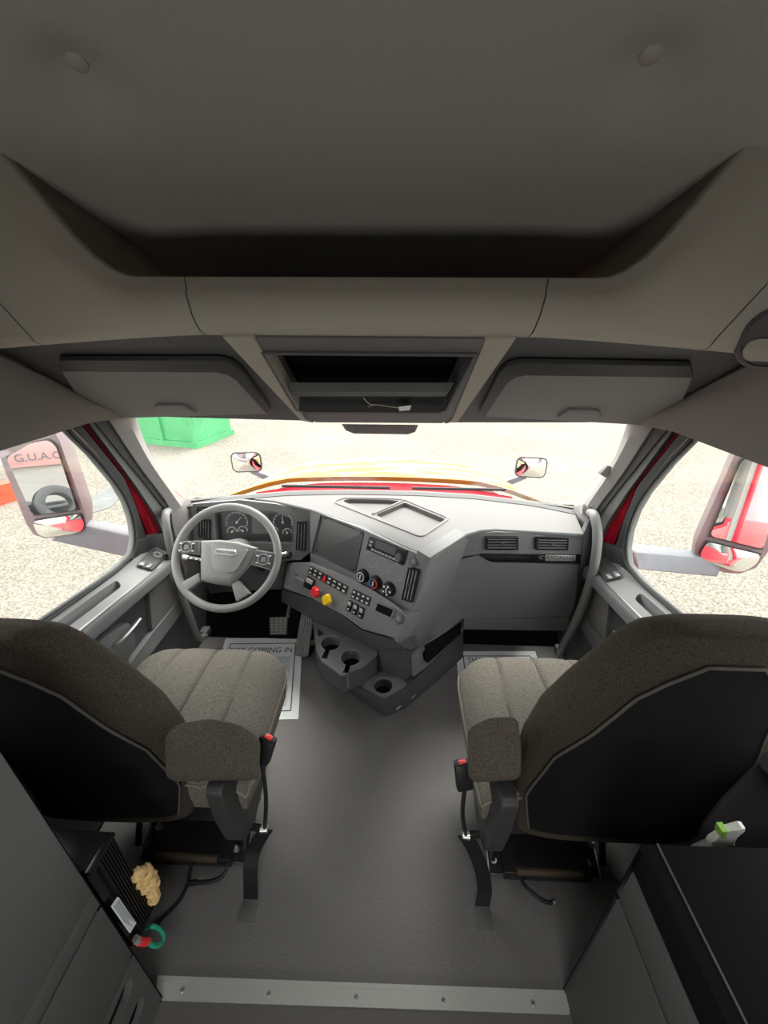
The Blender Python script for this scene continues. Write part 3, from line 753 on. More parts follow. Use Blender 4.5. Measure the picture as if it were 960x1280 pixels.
# windscreen
def windscreen():
    t = thing('window_1', 'wide curved windscreen', None, (0, 1.8, 1.2), kind='structure')
    lc = [PS(*k, off=-.012) for k in Lp['B6']]
    rows = []
    N = 20
    T0, B0_ = lc[0], lc[-1]
    for j in range(7):
        f = j/6
        Lk = spline(lc, 8); e = Lk[int(round(f*(len(Lk)-1)))]
        e = e + V(-.03, 0, 0)
        cen = V(0, 1.53+.51*f, 1.44-.545*f)
        row = []
        for i in range(N+1):
            x = -1+2*i/N; k = abs(x)**2.2
            row.append(V(x*abs(e.x), cen.y+(e.y-cen.y)*k, cen.z+(e.z-cen.z)*k))
        rows.append(row)
    bm = NB(); grid(bm, rows); obj('glass_pane', bm, GLASS, t)
    lo = rows[-1]
    bm = NB(); thick_grid(bm, [[p+V(0, -.02, .012) for p in lo], [p+V(0, .01, .01) for p in lo], [p+V(0, .05, -.04) for p in lo]], (0, 0, -.03)); obj('lower_seal', bm, RUBBER, t)
    hi = rows[0]
    bm = NB(); thick_grid(bm, [[p+V(0, -.03, .02) for p in hi], [p+V(0, .012, -.004) for p in hi], [p+V(0, .03, .03) for p in hi]], (0, 0, .02)); obj('upper_seal', bm, PILLAR, t)
    bm = NB(); thick_grid(bm, [[p+V(0, -.03, .02) for p in hi], [p+V(0, .14, .28) for p in hi], [p+V(0, .16, .60) for p in hi]], (0, .03, .03)); obj('roof_front', bm, RED, t)
    for s in (-1, 1):
        e = [r[0 if s < 0 else -1] for r in rows]; bm = NB(); strip(bm, e, [p+V(s*.12, .02-.05, 0) for p in e], (s*.0, .03, 0)); obj('outer_pillar', bm, RED, t)
windscreen()

# grab handles
def grab(s):
    lab = 'grey curved grab handle on the pillar beside the steering wheel' if s < 0 else 'long grey curved grab handle on the pillar beside the glovebox'
    if s < 0: P = [at(212, 638, Y=1.66), at(207, 643, Y=1.58), at(209, 665, Y=1.54), at(216, 700, Y=1.54), at(226, 740, Y=1.54), at(240, 778, Y=1.54), at(248, 797, Y=1.56), at(256, 795, Y=1.64)]
    else: P = [at(738, 641, Y=1.64), at(743, 645, Y=1.55), at(747, 668, Y=1.50), at(744, 700, Y=1.48), at(737, 730, Y=1.48), at(726, 762, Y=1.48), at(713, 790, Y=1.50), at(703, 810, Y=1.53), at(700, 818, Y=1.62)]
    t = thing('grab_handle', lab, 'handle', P[0], 'pillar grab handles')
    bm = NB(); tube(bm, spline(P, 8), .020 if s > 0 else .018, 12); obj('bar', bm, mat('grab_handle_grey', (.22, .225, .22), .5, bump=.15, bscale=1500), t)
    for p in (P[0], P[-1]):
        bm = NB(); box(bm, p+V(s*.01, .03, 0), (.05, .06, .05), .012); obj('mount', bm, PLASD, t)
grab(-1); grab(1)

# =================================================================== DASHBOARD
ZD = .925
FD = Pl((-.65, 1.775, .90), (.10, -.95, .28))                      # driver face
FS = Pl((.22, 1.30, .915), (-.616, -.788, .22))                    # centre stack, turned to the driver
FL = Pl(FS(468, 735), (-.60, -.74, .42)).shift(.022)               # lower switch shelf
FG = Pl((.65, 1.555, .91), (0, -1, .04))                           # passenger face
FR = pl3((.222, 1.30, .91), at(513, 812, Y=1.375), (.43, 1.555, .91))   # ridge side
def dashboard():
    t = thing('dashboard', 'charcoal wraparound dashboard with pale top below the windscreen', 'dashboard', (0, 1.75, .6))
    def T(px, py, z=ZD): return at(px, py, Z=z)
    # top pad with a recessed two-part tray
    front = [T(239, 627), T(262, 623), T(300, 621), T(345, 626), T(388, 636), T(450, 657), T(500, 680), T(536, 696), T(541, 696), T(563, 679), T(582, 667), T(600, 662), T(620, 661), T(729, 667)]
    fr = front[:6] + front[6:]
    back = [V(.985, 1.80, ZD), V(.80, 1.90, ZD), V(.5, 1.98, ZD), V(.2, 2.01, ZD), V(-.2, 2.01, ZD), V(-.5, 1.98, ZD), V(-.80, 1.90, ZD), V(-.985, 1.80, ZD)]
    trayA = roundpoly([T(428, 626), T(436, 623.6), T(484, 624.6), T(500, 626.5), T(464, 642)], .015)
    trayB = roundpoly([T(506, 628), T(557, 649), T(526, 668), T(469, 643.5)], .02)
    bm = NB(); holed(bm, fr+back, [trayA, trayB], (0, 0, -.03), (0, 0, -.022)); obj('top_pad', bm, PADTOP, t)
    ring = roundpoly([T(416, 627.7), T(430, 622.6), T(486, 623.6), T(505, 625), T(562, 648.5), T(527, 672)], .03)
    bm = NB(); tube(bm, [p+V(0, 0, .001) for p in ring], .005, 6, closed=True); obj('tray_rim', bm, PLAS, t)
    bm = NB(); tube(bm, [T(503.5, 626.6)+V(0, 0, .0), T(466, 643)+V(0, 0, .0)], .008, 8); obj('tray_divider', bm, PADTOP, t)
    # rolled front lip of the top pad
    lip = [p+V(0, .004, -.008) for p in front]
    bm = NB(); tube(bm, lip, .010, 8); obj('pad_lip', bm, PLAS, t)
    # dark defroster strip by the glass
    bm = NB(); strip(bm, [p+V(0, -.02, .003) for p in back], [p+V(0, -.07, .003) for p in back], (0, 0, -.004)); obj('defroster_grille', bm, RUBBER, t)

    # ---- driver face with the instrument recess
    face_o = [FD(241, 630), FD(300, 625), FD(345, 630), FD(387, 639), FD(388, 690), FD(376, 700), FD(300, 700), FD(243, 690)]
    rec = [FD(273, 642), FD(290, 640), FD(345, 641.5), FD(366, 647), FD(366, 681), FD(273, 676)]
    rec = [FD(268, 641), FD(300, 637.5), FD(340, 639), FD(366, 646), FD(367, 680), FD(270, 677)]
    bm = NB(); holed(bm, face_o, [roundpoly(rec, .012)], -FD.n*.04, -FD.n*.05); obj('driver_face', bm, PLAS, t)
    K = FD.shift(-.044)
    bm = NB(); slab(bm, roundpoly([K(272, 644), K(340, 642), K(364, 648), K(364, 679), K(272, 675)], .01), -FD.n*.004); cl = obj('instrument_cluster', bm, mat('cluster_face', (.055, .058, .06), .3), t)
    Kf = K.shift(.002); F = frame(FD.n)
    for px, py, r, a0, a1, nd in ((296, 653, .055, 200, -20, .7), (353.5, 653, .05, 200, -20, .5), (290, 664.5, .025, 190, 0, .8), (303.5, 663.5, .025, 190, 0, .2), (359, 666, .024, 190, 0, .4), (343, 663.5, .020, 190, 0, .4)):
        c = Kf(px, py); bm = NB()
        arc = [c+F.col[0]*r*math.cos(R(a0+(a1-a0)*k/20))+F.col[1]*r*math.sin(R(a0+(a1-a0)*k/20)) for k in range(21)]
        tube(bm, arc, .0018, 5)
        for k in range(0, 21, 2):
            a = R(a0+(a1-a0)*k/20); d = F.col[0]*math.cos(a)+F.col[1]*math.sin(a)
            tube(bm, [c+d*r*.80, c+d*r*.95], .0013, 4)
        obj('gauge_scale', bm, WHITEP, cl)
        a = R(a0+(a1-a0)*nd); d = F.col[0]*math.cos(a)+F.col[1]*math.sin(a)
        bm = NB(); tube(bm, [c+F.col[2]*.003-d*r*.1, c+F.col[2]*.003+d*r*.7], .0022, 5); cyl(bm, c, c+F.col[2]*.005, .006, seg=10); obj('gauge_needle', bm, WHITEP, cl)
    bm = NB(); slab(bm, roundpoly([Kf(315, 643.5), Kf(335, 643.5), Kf(335, 667), Kf(315, 667)], .005), -FD.n*.002); obj('display', bm, mat('grey_lcd', (.16, .165, .165), .3), cl)
    def vent(q, Pq, name, nsl, horiz=False, label=None):
        p = [Pq(*k, off=.014) for k in q]; n = Pq.n
        bm = NB(); inner = [pp.lerp(sum(p, Vector())/4, .10) for pp in p]
        holed(bm, p, [inner], -n*.016, -n*.0125); v = obj(name, bm, BLACK, t, label=label)
        for k in range(nsl):
            f = (k+.5)/nsl
            if horiz: a, b = inner[0].lerp(inner[3], f), inner[1].lerp(inner[2], f)
            else: a, b = inner[0].lerp(inner[1], f), inner[3].lerp(inner[2], f)
            bm = NB(); hw = (inner[0]-inner[3] if horiz else inner[0]-inner[1]).length/nsl*.16; wv = (b-a).cross(n).normalized()
            loft(bm, [[x+wv*hw-n*.001, x+wv*hw*1.3-n*.012, x-wv*hw*.3-n*.012, x-wv*hw-n*.001] for x in (a, b)]); obj('vent_slat', bm, PLAS, v)
        c = sum(inner, Vector())/4; bm = NB(); box(bm, c-n*.002, (.014, .008, .014), .002); obj('vent_tab', bm, PLASD, v)
    vent([(248, 650), (262.5, 650), (262.5, 675), (248, 671)], FD, 'air_vent', 4)
    vent([(246, 634), (264, 634), (262, 643), (246, 646)], FD, 'defrost_vent', 3, True)
    vent([(371.5, 652.7), (383, 652.7), (382, 689), (369.5, 687)], FD, 'air_vent', 3)
    # column shroud and knee panels
    bm = NB(); slab(bm, [FD(243, 690), FD(300, 699), FD(376, 699), FD(356, 702), FD(352, 737, off=.0), FD(318, 737, off=-.06), FD(262, 742, off=-.06)], -FD.n*.05, .004); obj('knee_panel', bm, PLASD, t)
    bm = NB(); cyl(bm, FD(300, 690, off=-.02), V(-.64, 1.42, .86), .075, .055, 20, .01); obj('column_shroud', bm, PLASD, t)
    bm = NB(); cyl(bm, V(-.62, 1.95, .30), V(-.63, 1.60, .74), .028, .028, 14); obj('steering_shaft', bm, BLACK, t)

    # ---- centre stack
    up = [FS(387.5, 637), FS(450, 660), FS(500, 683), FS(536.5, 698), FS(528, 732), FS(514, 768), FS(491, 757), FS(468, 738), FS(440, 722), FS(388, 702)]
    scr = [FS(400.6, 643.3), FS(456, 665), FS(444.6, 718.5), FS(388.5, 691.5)]
    bm = NB(); holed(bm, up, [roundpoly(scr, .006)], -FS.n*.05, -FS.n*.014); obj('centre_stack', bm, PLAS, t)
    pn = [FS(404, 646, off=-.006), FS(454.5, 666, off=-.006), FS(443.6, 715.5, off=-.006), FS(394, 690.5, off=-.006)]
    bm = NB(); slab(bm, roundpoly(pn, .004), -FS.n*.006, .001); bp = obj('blanking_panel', bm, mat('blank_panel_grey', (.085, .09, .09), .45, bump=.2, bscale=1500), t, label='blank grey screen cover')
    for px, py in ((406, 648), (451.5, 667), (441.5, 712), (396, 689)):
        c = FS(px, py, off=-.005); bm = NB(); cyl(bm, c, c+FS.n*.002, .0045, seg=10); obj('screw', bm, BLACK, bp)
    F = frame(FS.n)
    q = [FS(462, 670.4, off=.006), FS(509.5, 688.5, off=.006), FS(504, 707, off=.006), FS(457.5, 686.5, off=.006)]
    bm = NB(); slab(bm, roundpoly(q, .004), -FS.n*.012, .002); rd = obj('radio', bm, BLACK, t)
    def rp(u, v, off=.0): return (q[0].lerp(q[1], u)).lerp(q[3].lerp(q[2], u), v)+FS.n*off
    bm = NB(); slab(bm, [rp(.20, .10, .001), rp(.74, .10, .001), rp(.74, .62, .001), rp(.20, .62, .001)], -FS.n*.002); obj('radio_display', bm, mat('radio_lcd', (.10, .105, .11), .2), rd)
    for k in range(8):
        u = .14+.095*k; bm = NB(); slab(bm, [rp(u, .76, .003), rp(u+.075, .76, .003), rp(u+.075, .90, .003), rp(u, .90, .003)], -FS.n*.003, .0008); obj('radio_button', bm, mat('radio_key', (.30, .31, .31), .5), rd)
    for v_ in (.25, .5): bm = NB(); slab(bm, [rp(.05, v_, .003), rp(.13, v_, .003), rp(.13, v_+.16, .003), rp(.05, v_+.16, .003)], -FS.n*.003, .0008); obj('radio_button', bm, mat('radio_key', (.30, .31, .31), .5), rd)
    c = rp(.87, .55); bm = NB(); cyl(bm, c, c+FS.n*.016, .018, .015, 18, .002); obj('radio_knob', bm, PLASD, rd)
    for px, py in ((463, 699.6), (478.7, 707), (496.4, 715.4)):
        c = FS(px, py, off=.0005); bm = NB(); tube(bm, circ(c, .036, F, 32), .0014, 5, closed=True); obj('blank_gauge_ring', bm, mat('ring_grey', (.30, .31, .31), .5), t)
    for i, (px, py) in enumerate(((454.8, 719.4), (470.6, 727.7), (487.2, 736))):
        c = FS(px, py); bm = NB(); cyl(bm, c-FS.n*.002, c+FS.n*.024, .034, .029, 24, .003); k = obj('climate_knob', bm, BLACK, t)
        Fk = Matrix((F.col[0], F.col[1], F.col[2])).transposed()
        if i == 1:
            for a0, a1, m in ((95, 265, BLUEP), (-85, 85, REDB)):
                arc = [c+FS.n*.0245+F.col[0]*.021*math.cos(R(a0+(a1-a0)*j/12))+F.col[1]*.021*math.sin(R(a0+(a1-a0)*j/12)) for j in range(13)]
                bm = NB(); tube(bm, arc, .0025, 5); obj('dial_band', bm, m, k)
        elif i == 0:
            bm = NB(); tube(bm, circ(c+FS.n*.0245, .020, F, 24), .0022, 5, closed=True); obj('dial_band', bm, WHITEP, k)
        else:
            for j in range(5):
                a = 2*math.pi*j/5; cc = c+FS.n*.0245+F.col[0]*.019*math.cos(a)+F.col[1]*.019*math.sin(a); bm = NB(); cyl(bm, cc-FS.n*.001, cc+FS.n*.001, .005, seg=8); obj('dial_mark', bm, WHITEP, k)
        bm = NB(); box(bm, c+FS.n*.026, (.005, .022, .004), .001, rot=F); obj('dial_pointer', bm, WHITEP, k)
    def socket(Pq, px, py):
        c = Pq(px, py); bm = NB(); cyl(bm, c-Pq.n*.002, c+Pq.n*.010, .025, .022, 20, .003); so = obj('power_socket', bm, PLASD, t)
        bm = NB(); cyl(bm, c+Pq.n*.010, c+Pq.n*.014, .013, .010, 14); obj('socket_cap', bm, PLAS, so)
        bm = NB(); box(bm, c+Pq.n*.008-V(0, 0, .026), (.014, .01, .014), .003); obj('cap_tab', bm, PLASD, so)
    socket(FS, 518.5, 701); 
    vent([(510, 710), (523.5, 712.5), (514.5, 753.5), (501.6, 749.6)], FS, 'air_vent', 3)
    # ---- lower switch shelf
    low = [FL(354, 703), FL(388, 703), FL(440, 724), FL(468, 739), FL(491, 757.5), FL(514, 769), FL(498, 800), FL(452, 787.5), FL(429, 769), FL(391, 748.5), FL(352, 736)]
    bm = NB(); slab(bm, low, -FL.n*.08, .012, 3); obj('switch_shelf', bm, PLAS, t)
    FB = frame(FL.n)
    def bank(q, nu, nv, hz=None, name='switch_bank'):
        p = [FL(*k, off=.003) for k in q]; bm = NB(); slab(bm, roundpoly(p, .003), -FL.n*.006, .001); b = obj(name, bm, BLACK, t)
        def pp(u, v, o): return (p[0].lerp(p[1], u)).lerp(p[3].lerp(p[2], u), v)+FL.n*o
        for i in range(nu):
            for j in range(nv):
                if hz is not None and i in hz: continue
                u0, u1, v0, v1 = (i+.12)/nu, (i+.88)/nu, (j+.14)/nv, (j+.86)/nv
                bm = NB(); slab(bm, [pp(u0, v0, .003), pp(u1, v0, .003), pp(u1, v1, .003), pp(u0, v1, .003)], -FL.n*.003, .001); sw = obj('switch_button', bm, PLASD, b)
                um, vm = (u0+u1)/2, (v0+v1)/2; bm = NB(); slab(bm, [pp(um-.2/nu, vm-.14/nv, .0034), pp(um+.2/nu, vm-.14/nv, .0034), pp(um+.2/nu, vm+.14/nv, .0034), pp(um-.2/nu, vm+.14/nv, .0034)], -FL.n*.0006); obj('switch_symbol', bm, WHITEP, b)
        if hz is not None:
            i = hz[0]; u0, u1 = (i+.1)/nu, (hz[-1]+.9)/nu
            bm = NB(); slab(bm, [pp((u0+u1)/2, .02, .005), pp(u1, .9, .005), pp(u0, .9, .005)], -FL.n*.004, .001); obj('hazard_button', bm, REDB, b, label='red triangular hazard button')
    bank([(387.3, 707), (435.5, 733), (432, 743), (384.5, 716)], 8, 2, (3,))
    bank([(441, 736), (464, 746.6), (461, 758), (438, 747)], 4, 2)
    # key barrel and tractor switch
    c = FL(372.5, 721); bm = NB(); cyl(bm, c, c+FL.n*.012, .014, seg=14); obj('key_barrel', bm, CHROME, t)
    bm = NB(); slab(bm, [FL(367, 719, off=.03), FL(374, 722, off=.03), FL(380, 724, off=.012), FL(379, 727, off=.012), FL(372, 724, off=.03), FL(367, 722, off=.03)], -FL.n*.004, .001); obj('ignition_key', bm, SILVER, t)
    q = [FL(383.5, 719.5, off=.008), FL(393.5, 725.6, off=.008), FL(388, 738, off=.008), FL(378.7, 733, off=.008)]
    bm = NB(); slab(bm, roundpoly(q, .004), -FL.n*.012, .002); kb = obj('toggle_switch', bm, BLACK, t)
    cc = sum(q, Vector())/4
    bm = NB(); slab(bm, [q[0].lerp(cc, .25)+FL.n*.006, q[1].lerp(cc, .25)+FL.n*.006, (q[1].lerp(q[2], .5)).lerp(cc, .25)+FL.n*.002, (q[0].lerp(q[3], .5)).lerp(cc, .25)+FL.n*.002], -FL.n*.006, .001); obj('toggle_paddle', bm, mat('pale_toggle', (.5, .5, .5), .5), kb)
    # brake valves
    for px, py, m, nm, lb, nn in ((400.3, 739.5, REDB, 'red_valve_knob', 'red eight sided parking brake knob', 8), (414.6, 748.8, YELB, 'yellow_valve_knob', 'yellow parking brake knob', 4)):
        c = FL(px, py); bm = NB(); cyl(bm, c, c+FL.n*.03, .010, seg=12); st = obj(nm, bm, CHROME, t, label=lb)
        Fq = frame(FL.n); bm = NB(); rings = []
        for f, o in ((.80, .020), (1, .026), (1, .038), (.85, .044), (.4, .045)):
            r_ = []
            for k in range(32):
                a = 2*math.pi*k/32+.3; rr = .026*f*(1+.10*math.cos(nn*a)); r_.append(c+Fq.col[0]*rr*math.cos(a)+Fq.col[1]*rr*math.sin(a)+FL.n*o)
            rings.append(r_)
        loft(bm, rings); obj('knob_cap', bm, m, st)
    for px, py in ((437.2, 757.5), (444.4, 761.5), (451.8, 766)):
        c = FL(px, py, off=.004); bm = NB(); box(bm, c, (.024, .050, .012), .002, rot=FB); rk = obj('rocker_switch', bm, BLACK, t)
        bm = NB(); box(bm, c+FB.col[1]*.012+FL.n*.007, (.017, .018, .006), .002, rot=FB @ Matrix.Rotation(.25, 3, 'X')); obj('rocker_face', bm, mat('pale_toggle', (.5, .5, .5), .5), rk)
        bm = NB(); box(bm, c-FB.col[1]*.014+FL.n*.006, (.009, .005, .003), rot=FB); obj('rocker_symbol', bm, WHITEP, rk)
    p = [FL(470.6, 752.7, off=.008), FL(493.5, 762.3, off=.008), FL(489, 773.7, off=.008), FL(467.2, 763, off=.008)]
    bm = NB(); holed(bm, p, [[a.lerp(sum(p, Vector())/4, .13) for a in p]], -FL.n*.01, -FL.n*.0075); obj('cubby', bm, PLAS, t)
    bm = NB(); cen = sum(p, Vector())/4; slab(bm, [a.lerp(cen, .14)-FL.n*.005 for a in p], -FL.n*.002); obj('cubby_liner', bm, MATTEBLACK, t)
    socket(FL, 499.8, 773)
    # filler between shelf and the footwell
    bm = NB(); slab(bm, [FL(352, 737, off=-.06), FL(391, 749, off=-.06), FL(429, 770, off=-.06), FL(452, 788, off=-.06), FL(500, 802, off=-.06), FL(505, 812, off=-.12), FL(470, 812, off=-.16), FL(392, 775, off=-.16), FL(352, 752, off=-.1)], -FL.n*.12); obj('stack_underside', bm, PLASD, t)
    # ---- ridge and passenger face
    rg = [FR(537, 697), FR(562, 682), FR(583, 668), FR(600, 700), FR(586, 715), FR(572, 740), FR(556, 772), FR(530, 803), FR(512, 813), FR(497, 803), FR(514, 770), FR(528, 733)]
    bm = NB(); slab(bm, rg, -FR.n*.06, .004); obj('ridge_panel', bm, PLAS, t)
    pg = [FG(583, 671), FG(600, 666), FG(620, 665), FG(729, 669), FG(726, 694), FG(600, 692), FG(574, 697), FG(570, 690)]
    bm = NB(); slab(bm, pg, -FG.n*.06, .004); obj('passenger_fascia', bm, PLAS, t)
    vent([(608, 672), (648, 672), (648, 687.5), (607.5, 687.5)], FG, 'air_vent', 4, True)
    vent([(670.5, 672.5), (711, 673.5), (710.5, 688), (670, 687.5)], FG, 'air_vent', 4, True)
    # glovebox door: a curved end on the ridge side and a flat front
    GR = FR.shift(-.004); GG = FG.shift(-.004)
    dl = [FG(598, 693), FG(577, 698), FG(566, 706, off=.0), FG(556, 728, off=.01), FG(538, 772, off=.02), FG(527, 805, off=.02), FG(536, 803, off=.02), FG(556, 785, off=.012), FG(580, 771), FG(713, 772), FG(719, 750), FG(725, 705), FG(615, 703)]
    bm = NB(); slab(bm, dl, -FG.n*.05, .006); obj('glovebox_door', bm, mat('glovebox_plastic', (.15, .158, .163), .5, bump=.25, bscale=1400), t)
    bm = NB(); tube(bm, [p+FG.n*.001 for p in dl[:6]], .0022, 5); obj('door_gap', bm, MATTEBLACK, t)
    bs = [FG(600, 692.5, off=.006), FG(725.5, 693.5, off=.006), FG(725, 704.5, off=.006), FG(615, 703, off=.006), FG(608, 700, off=.006)]
    bm = NB(); slab(bm, bs, -FG.n*.02, .002); tr = obj('trim_strip', bm, GLOSSB, t)
    bm = NB(); slab(bm, [FG(682, 693.8, off=.0085), FG(720, 694.2, off=.0085), FG(719.5, 701.5, off=.0085), FG(681.5, 701.2, off=.0085)], -FG.n*.003, .0008); obj('badge_plate', bm, SILVER, tr)
    Fg = frame(FG.n)
    c = FG(697, 697.6, off=.0088); text('CASCADIA', c, Fg, .026, mat('badge_letter', (.10, .10, .11), .4), tr, sx=1.25)
    c = FG(676.5, 697.2, off=.0075); text('C', c, Fg, .026, SILVER, tr, sx=1.25)
    bm = NB(); slab(bm, [FG(580, 772, off=-.006), FG(712, 773, off=-.006), FG(710, 789, off=-.02), FG(579, 787, off=-.02)], -FG.n*.05, .004); obj('lower_panel', bm, PLAS, t)
    # dark end cheek beside the door
    bm = NB(); slab(bm, [FG(729, 668), FG(742, 640, off=-.1), FG(745, 700, off=-.06), FG(728, 770, off=-.03), FG(711, 790), FG(719, 750), FG(726, 704)], -FG.n*.03, .003); obj('end_cheek', bm, PLASD, t)
    bm = NB(); box(bm, (0, 1.98, .55), (1.9, .10, .60)); obj('carcass', bm, MATTEBLACK, t, smooth=False)
dashboard()

# =================================================================== LOWER CONSOLE
def lower_console():
    t = thing('floor_console', 'charcoal floor console with three cup holders below the dashboard', 'console', at(480, 880, Z=0))
    B = [at(398, 832, Z=0), at(430, 860, Z=0), at(472, 891, Z=0), at(482, 895.5, Z=0), at(506, 886, Z=0), at(545, 853, Z=0), at(579, 822, Z=0)]
    Z1 = .13
    Tq = [at(400, 826, Z=Z1), at(429, 850, Z=Z1), at(470, 873, Z=Z1), at(482, 875, Z=Z1), at(500, 866, Z=Z1), at(532, 836, Z=Z1+.02), at(579, 790, Z=Z1+.03)]
    rear = [V(.52, 1.95, 0), V(-.42, 1.95, 0)]
    Fz = Matrix.Identity(3)
    ctr = at(478.8, 857, Z=Z1+.012)
    bm = NB(); loft(bm, [B+rear, [B[i].lerp(Tq[i], .5)+V(0, -.006, 0) for i in range(7)]+[r+V(0, 0, .07) for r in rear], Tq+[r+V(0, 0, Z1) for r in rear]], cap=False)
    holed(bm, [V(p.x, p.y, Z1) for p in Tq]+[r+V(0, 0, Z1) for r in rear], [circ(V(ctr.x, ctr.y, Z1), .047, Fz, 28)], (0, 0, -.02), (0, 0, -.08))
    obj('plinth', bm, PLASD, t)
    # third cup well
    tri = [at(450, 857, Z=Z1+.01), at(481, 872, Z=Z1+.01), at(510, 855, Z=Z1+.01), at(500, 846, Z=Z1+.01), at(478, 838, Z=Z1+.01)]
    bm = NB(); holed(bm, roundpoly(tri, .02), [circ(ctr, .047, Fz, 28)], (0, 0, -.01), (0, 0, -.011), floor_caps=False); obj('cup_well', bm, PLAS, t)
    bm = NB(); tube(bm, circ(ctr+V(0, 0, .001), .049, Fz, 28), .003, 6, closed=True); obj('cup_rim', bm, PLAS, t)
    # upper tier with two cup holders
    Z2 = .27
    up = [at(391, 776, Z=Z2), at(420, 788, Z=Z2), at(470, 811, Z=Z2), at(472, 818, Z=Z2), at(453, 834, Z=Z2), at(444, 837, Z=Z2), at(436, 840, Z=Z2), at(428, 845, Z=Z2), at(402, 826, Z=Z2), at(395, 812, Z=Z2)]
    c1, c2 = at(413.7, 804, Z=Z2), at(438.8, 822, Z=Z2)
    def keyhole(c, r, tip, hw_=.014):
        d = tip-c; d.z = 0; L = d.length; d.normalize(); n_ = V(-d.y, d.x, 0); a0 = math.asin(hw_/r); th = math.atan2(d.y, d.x)
        pts = [c+V(math.cos(th+a0+(2*math.pi-2*a0)*k/26), math.sin(th+a0+(2*math.pi-2*a0)*k/26), 0)*r for k in range(27)]
        return pts+[c+d*(L-.004)-n_*hw_, c+d*(L-.004)+n_*hw_]
    tri2 = roundpoly([at(396, 783, Z=Z2), at(409, 790, Z=Z2), at(398, 796, Z=Z2)], .01)
    bm = NB(); holed(bm, roundpoly(up, .012), [keyhole(c1, .052, at(404, 824, Z=Z2)), keyhole(c2, .052, at(431, 842, Z=Z2)), tri2], (0, 0, -.012), (0, 0, -.10)); obj('cup_holder_tray', bm, PLAS, t)
    ro = roundpoly(up, .012); rc = sum(ro, Vector())/len(ro); bm = NB(); loft(bm, [[p+V(0, 0, -.006) for p in ro], [p+V(0, 0, -.06) for p in ro], [p.lerp(rc, .01)+V(0, .004, -.125) for p in ro]], cap=False); obj('tray_wall', bm, PLASD, t)
    for c, tp in ((c1, at(404, 824, Z=Z2)), (c2, at(431, 842, Z=Z2))):
        bm = NB(); tube(bm, [p+V(0, 0, .001) for p in keyhole(c, .053, tp)], .0028, 6, closed=True); obj('cup_rim', bm, mat('bright_grey_plastic', (.25, .25, .25), .35), t)
        bm = NB(); bmesh.ops.create_circle(bm, cap_ends=True, radius=.0515, segments=28, matrix=Matrix.Translation(c+V(0, 0, -.06))); obj('cup_liner', bm, MATTEBLACK, t)
    bm = NB(); bmesh.ops.create_circle(bm, cap_ends=True, radius=.0465, segments=28, matrix=Matrix.Translation(ctr+V(0, 0, -.06))); obj('cup_liner', bm, MATTEBLACK, t)
    # phone ledge strip on the front lip
    bm = NB(); tube(bm, spline([at(404, 826, Z=.25), at(418, 838, Z=.24), at(429, 846, Z=.24)], 5), .008, 8); obj('front_lip', bm, mat('bright_grey_plastic', (.25, .25, .25), .35), t)
    # rail at the back of the tray
    bm = NB(); a, b = at(392, 768, Z=.34), at(470, 806, Z=.34); slab(bm, [a, b, at(470, 812, Z=Z2), at(391, 776, Z=Z2)], (0, .05, -.02), .004); obj('back_rail', bm, PLASD, t)
    for px, py in ((423, 776), (468, 800)):
        c = at(px, py, Z=.33); bm = NB(); box(bm, c, (.022, .02, .07), .004, rot=Matrix.Rotation(-.6, 3, 'Z')); obj('bracket', bm, PLASD, t)
    # column joining the stack to the plinth
    bm = NB(); loft(bm, [[at(474, 812, Y=1.42), at(506, 812, Y=1.39), at(513, 815, Y=1.385), at(524, 805, Y=1.45), V(.35, 1.75, .38), V(-.2, 1.85, .38)], [at(478, 838, Z=Z1+.01), at(506, 850, Z=Z1+.01), at(513, 846, Z=Z1+.02), at(520, 832, Z=Z1+.02), V(.36, 1.75, Z1), V(-.2, 1.85, Z1)]]); obj('stack_column', bm, PLASD, t)
    # map pocket on the passenger side
    a = [at(523, 806, Y=1.47), at(532, 832, Z=Z1+.02), at(580, 788, Z=Z1+.03), at(580, 772, Y=1.60)]
    bm = NB(); holed(bm, [at(513, 814, Y=1.40), at(517, 846, Z=Z1+.02), at(533, 834, Z=Z1+.02), at(579, 789, Z=Z1+.03), at(580, 771, Y=1.62), at(556, 786, Y=1.55), at(535, 804, Y=1.48), at(524, 806, Y=1.46)], [[at(530, 807, Y=1.455), at(535, 829, Z=Z1+.035), at(576, 792, Z=Z1+.04), at(577, 776, Y=1.61), at(556, 791, Y=1.55)]], (-.04, .03, 0), (-.06, .05, -.02)); obj('map_pocket', bm, PLAS, t)
    bm = NB(); slab(bm, [at(530, 807, Y=1.47), at(535, 829, Y=1.44), at(576, 792, Y=1.62), at(577, 776, Y=1.63), at(556, 791, Y=1.57)], (-.02, .02, 0)); obj('pocket_liner', bm, MATTEBLACK, t)
    for px, py in ((498, 884), (516, 870)):
        p = at(px, py, Z=.035); bm = NB(); box(bm, p+V(.002, -.002, 0), (.035, .006, .012), .002, rot=Matrix.Rotation(.8, 3, 'Z')); obj('clip', bm, SILVER, t)
lower_console()

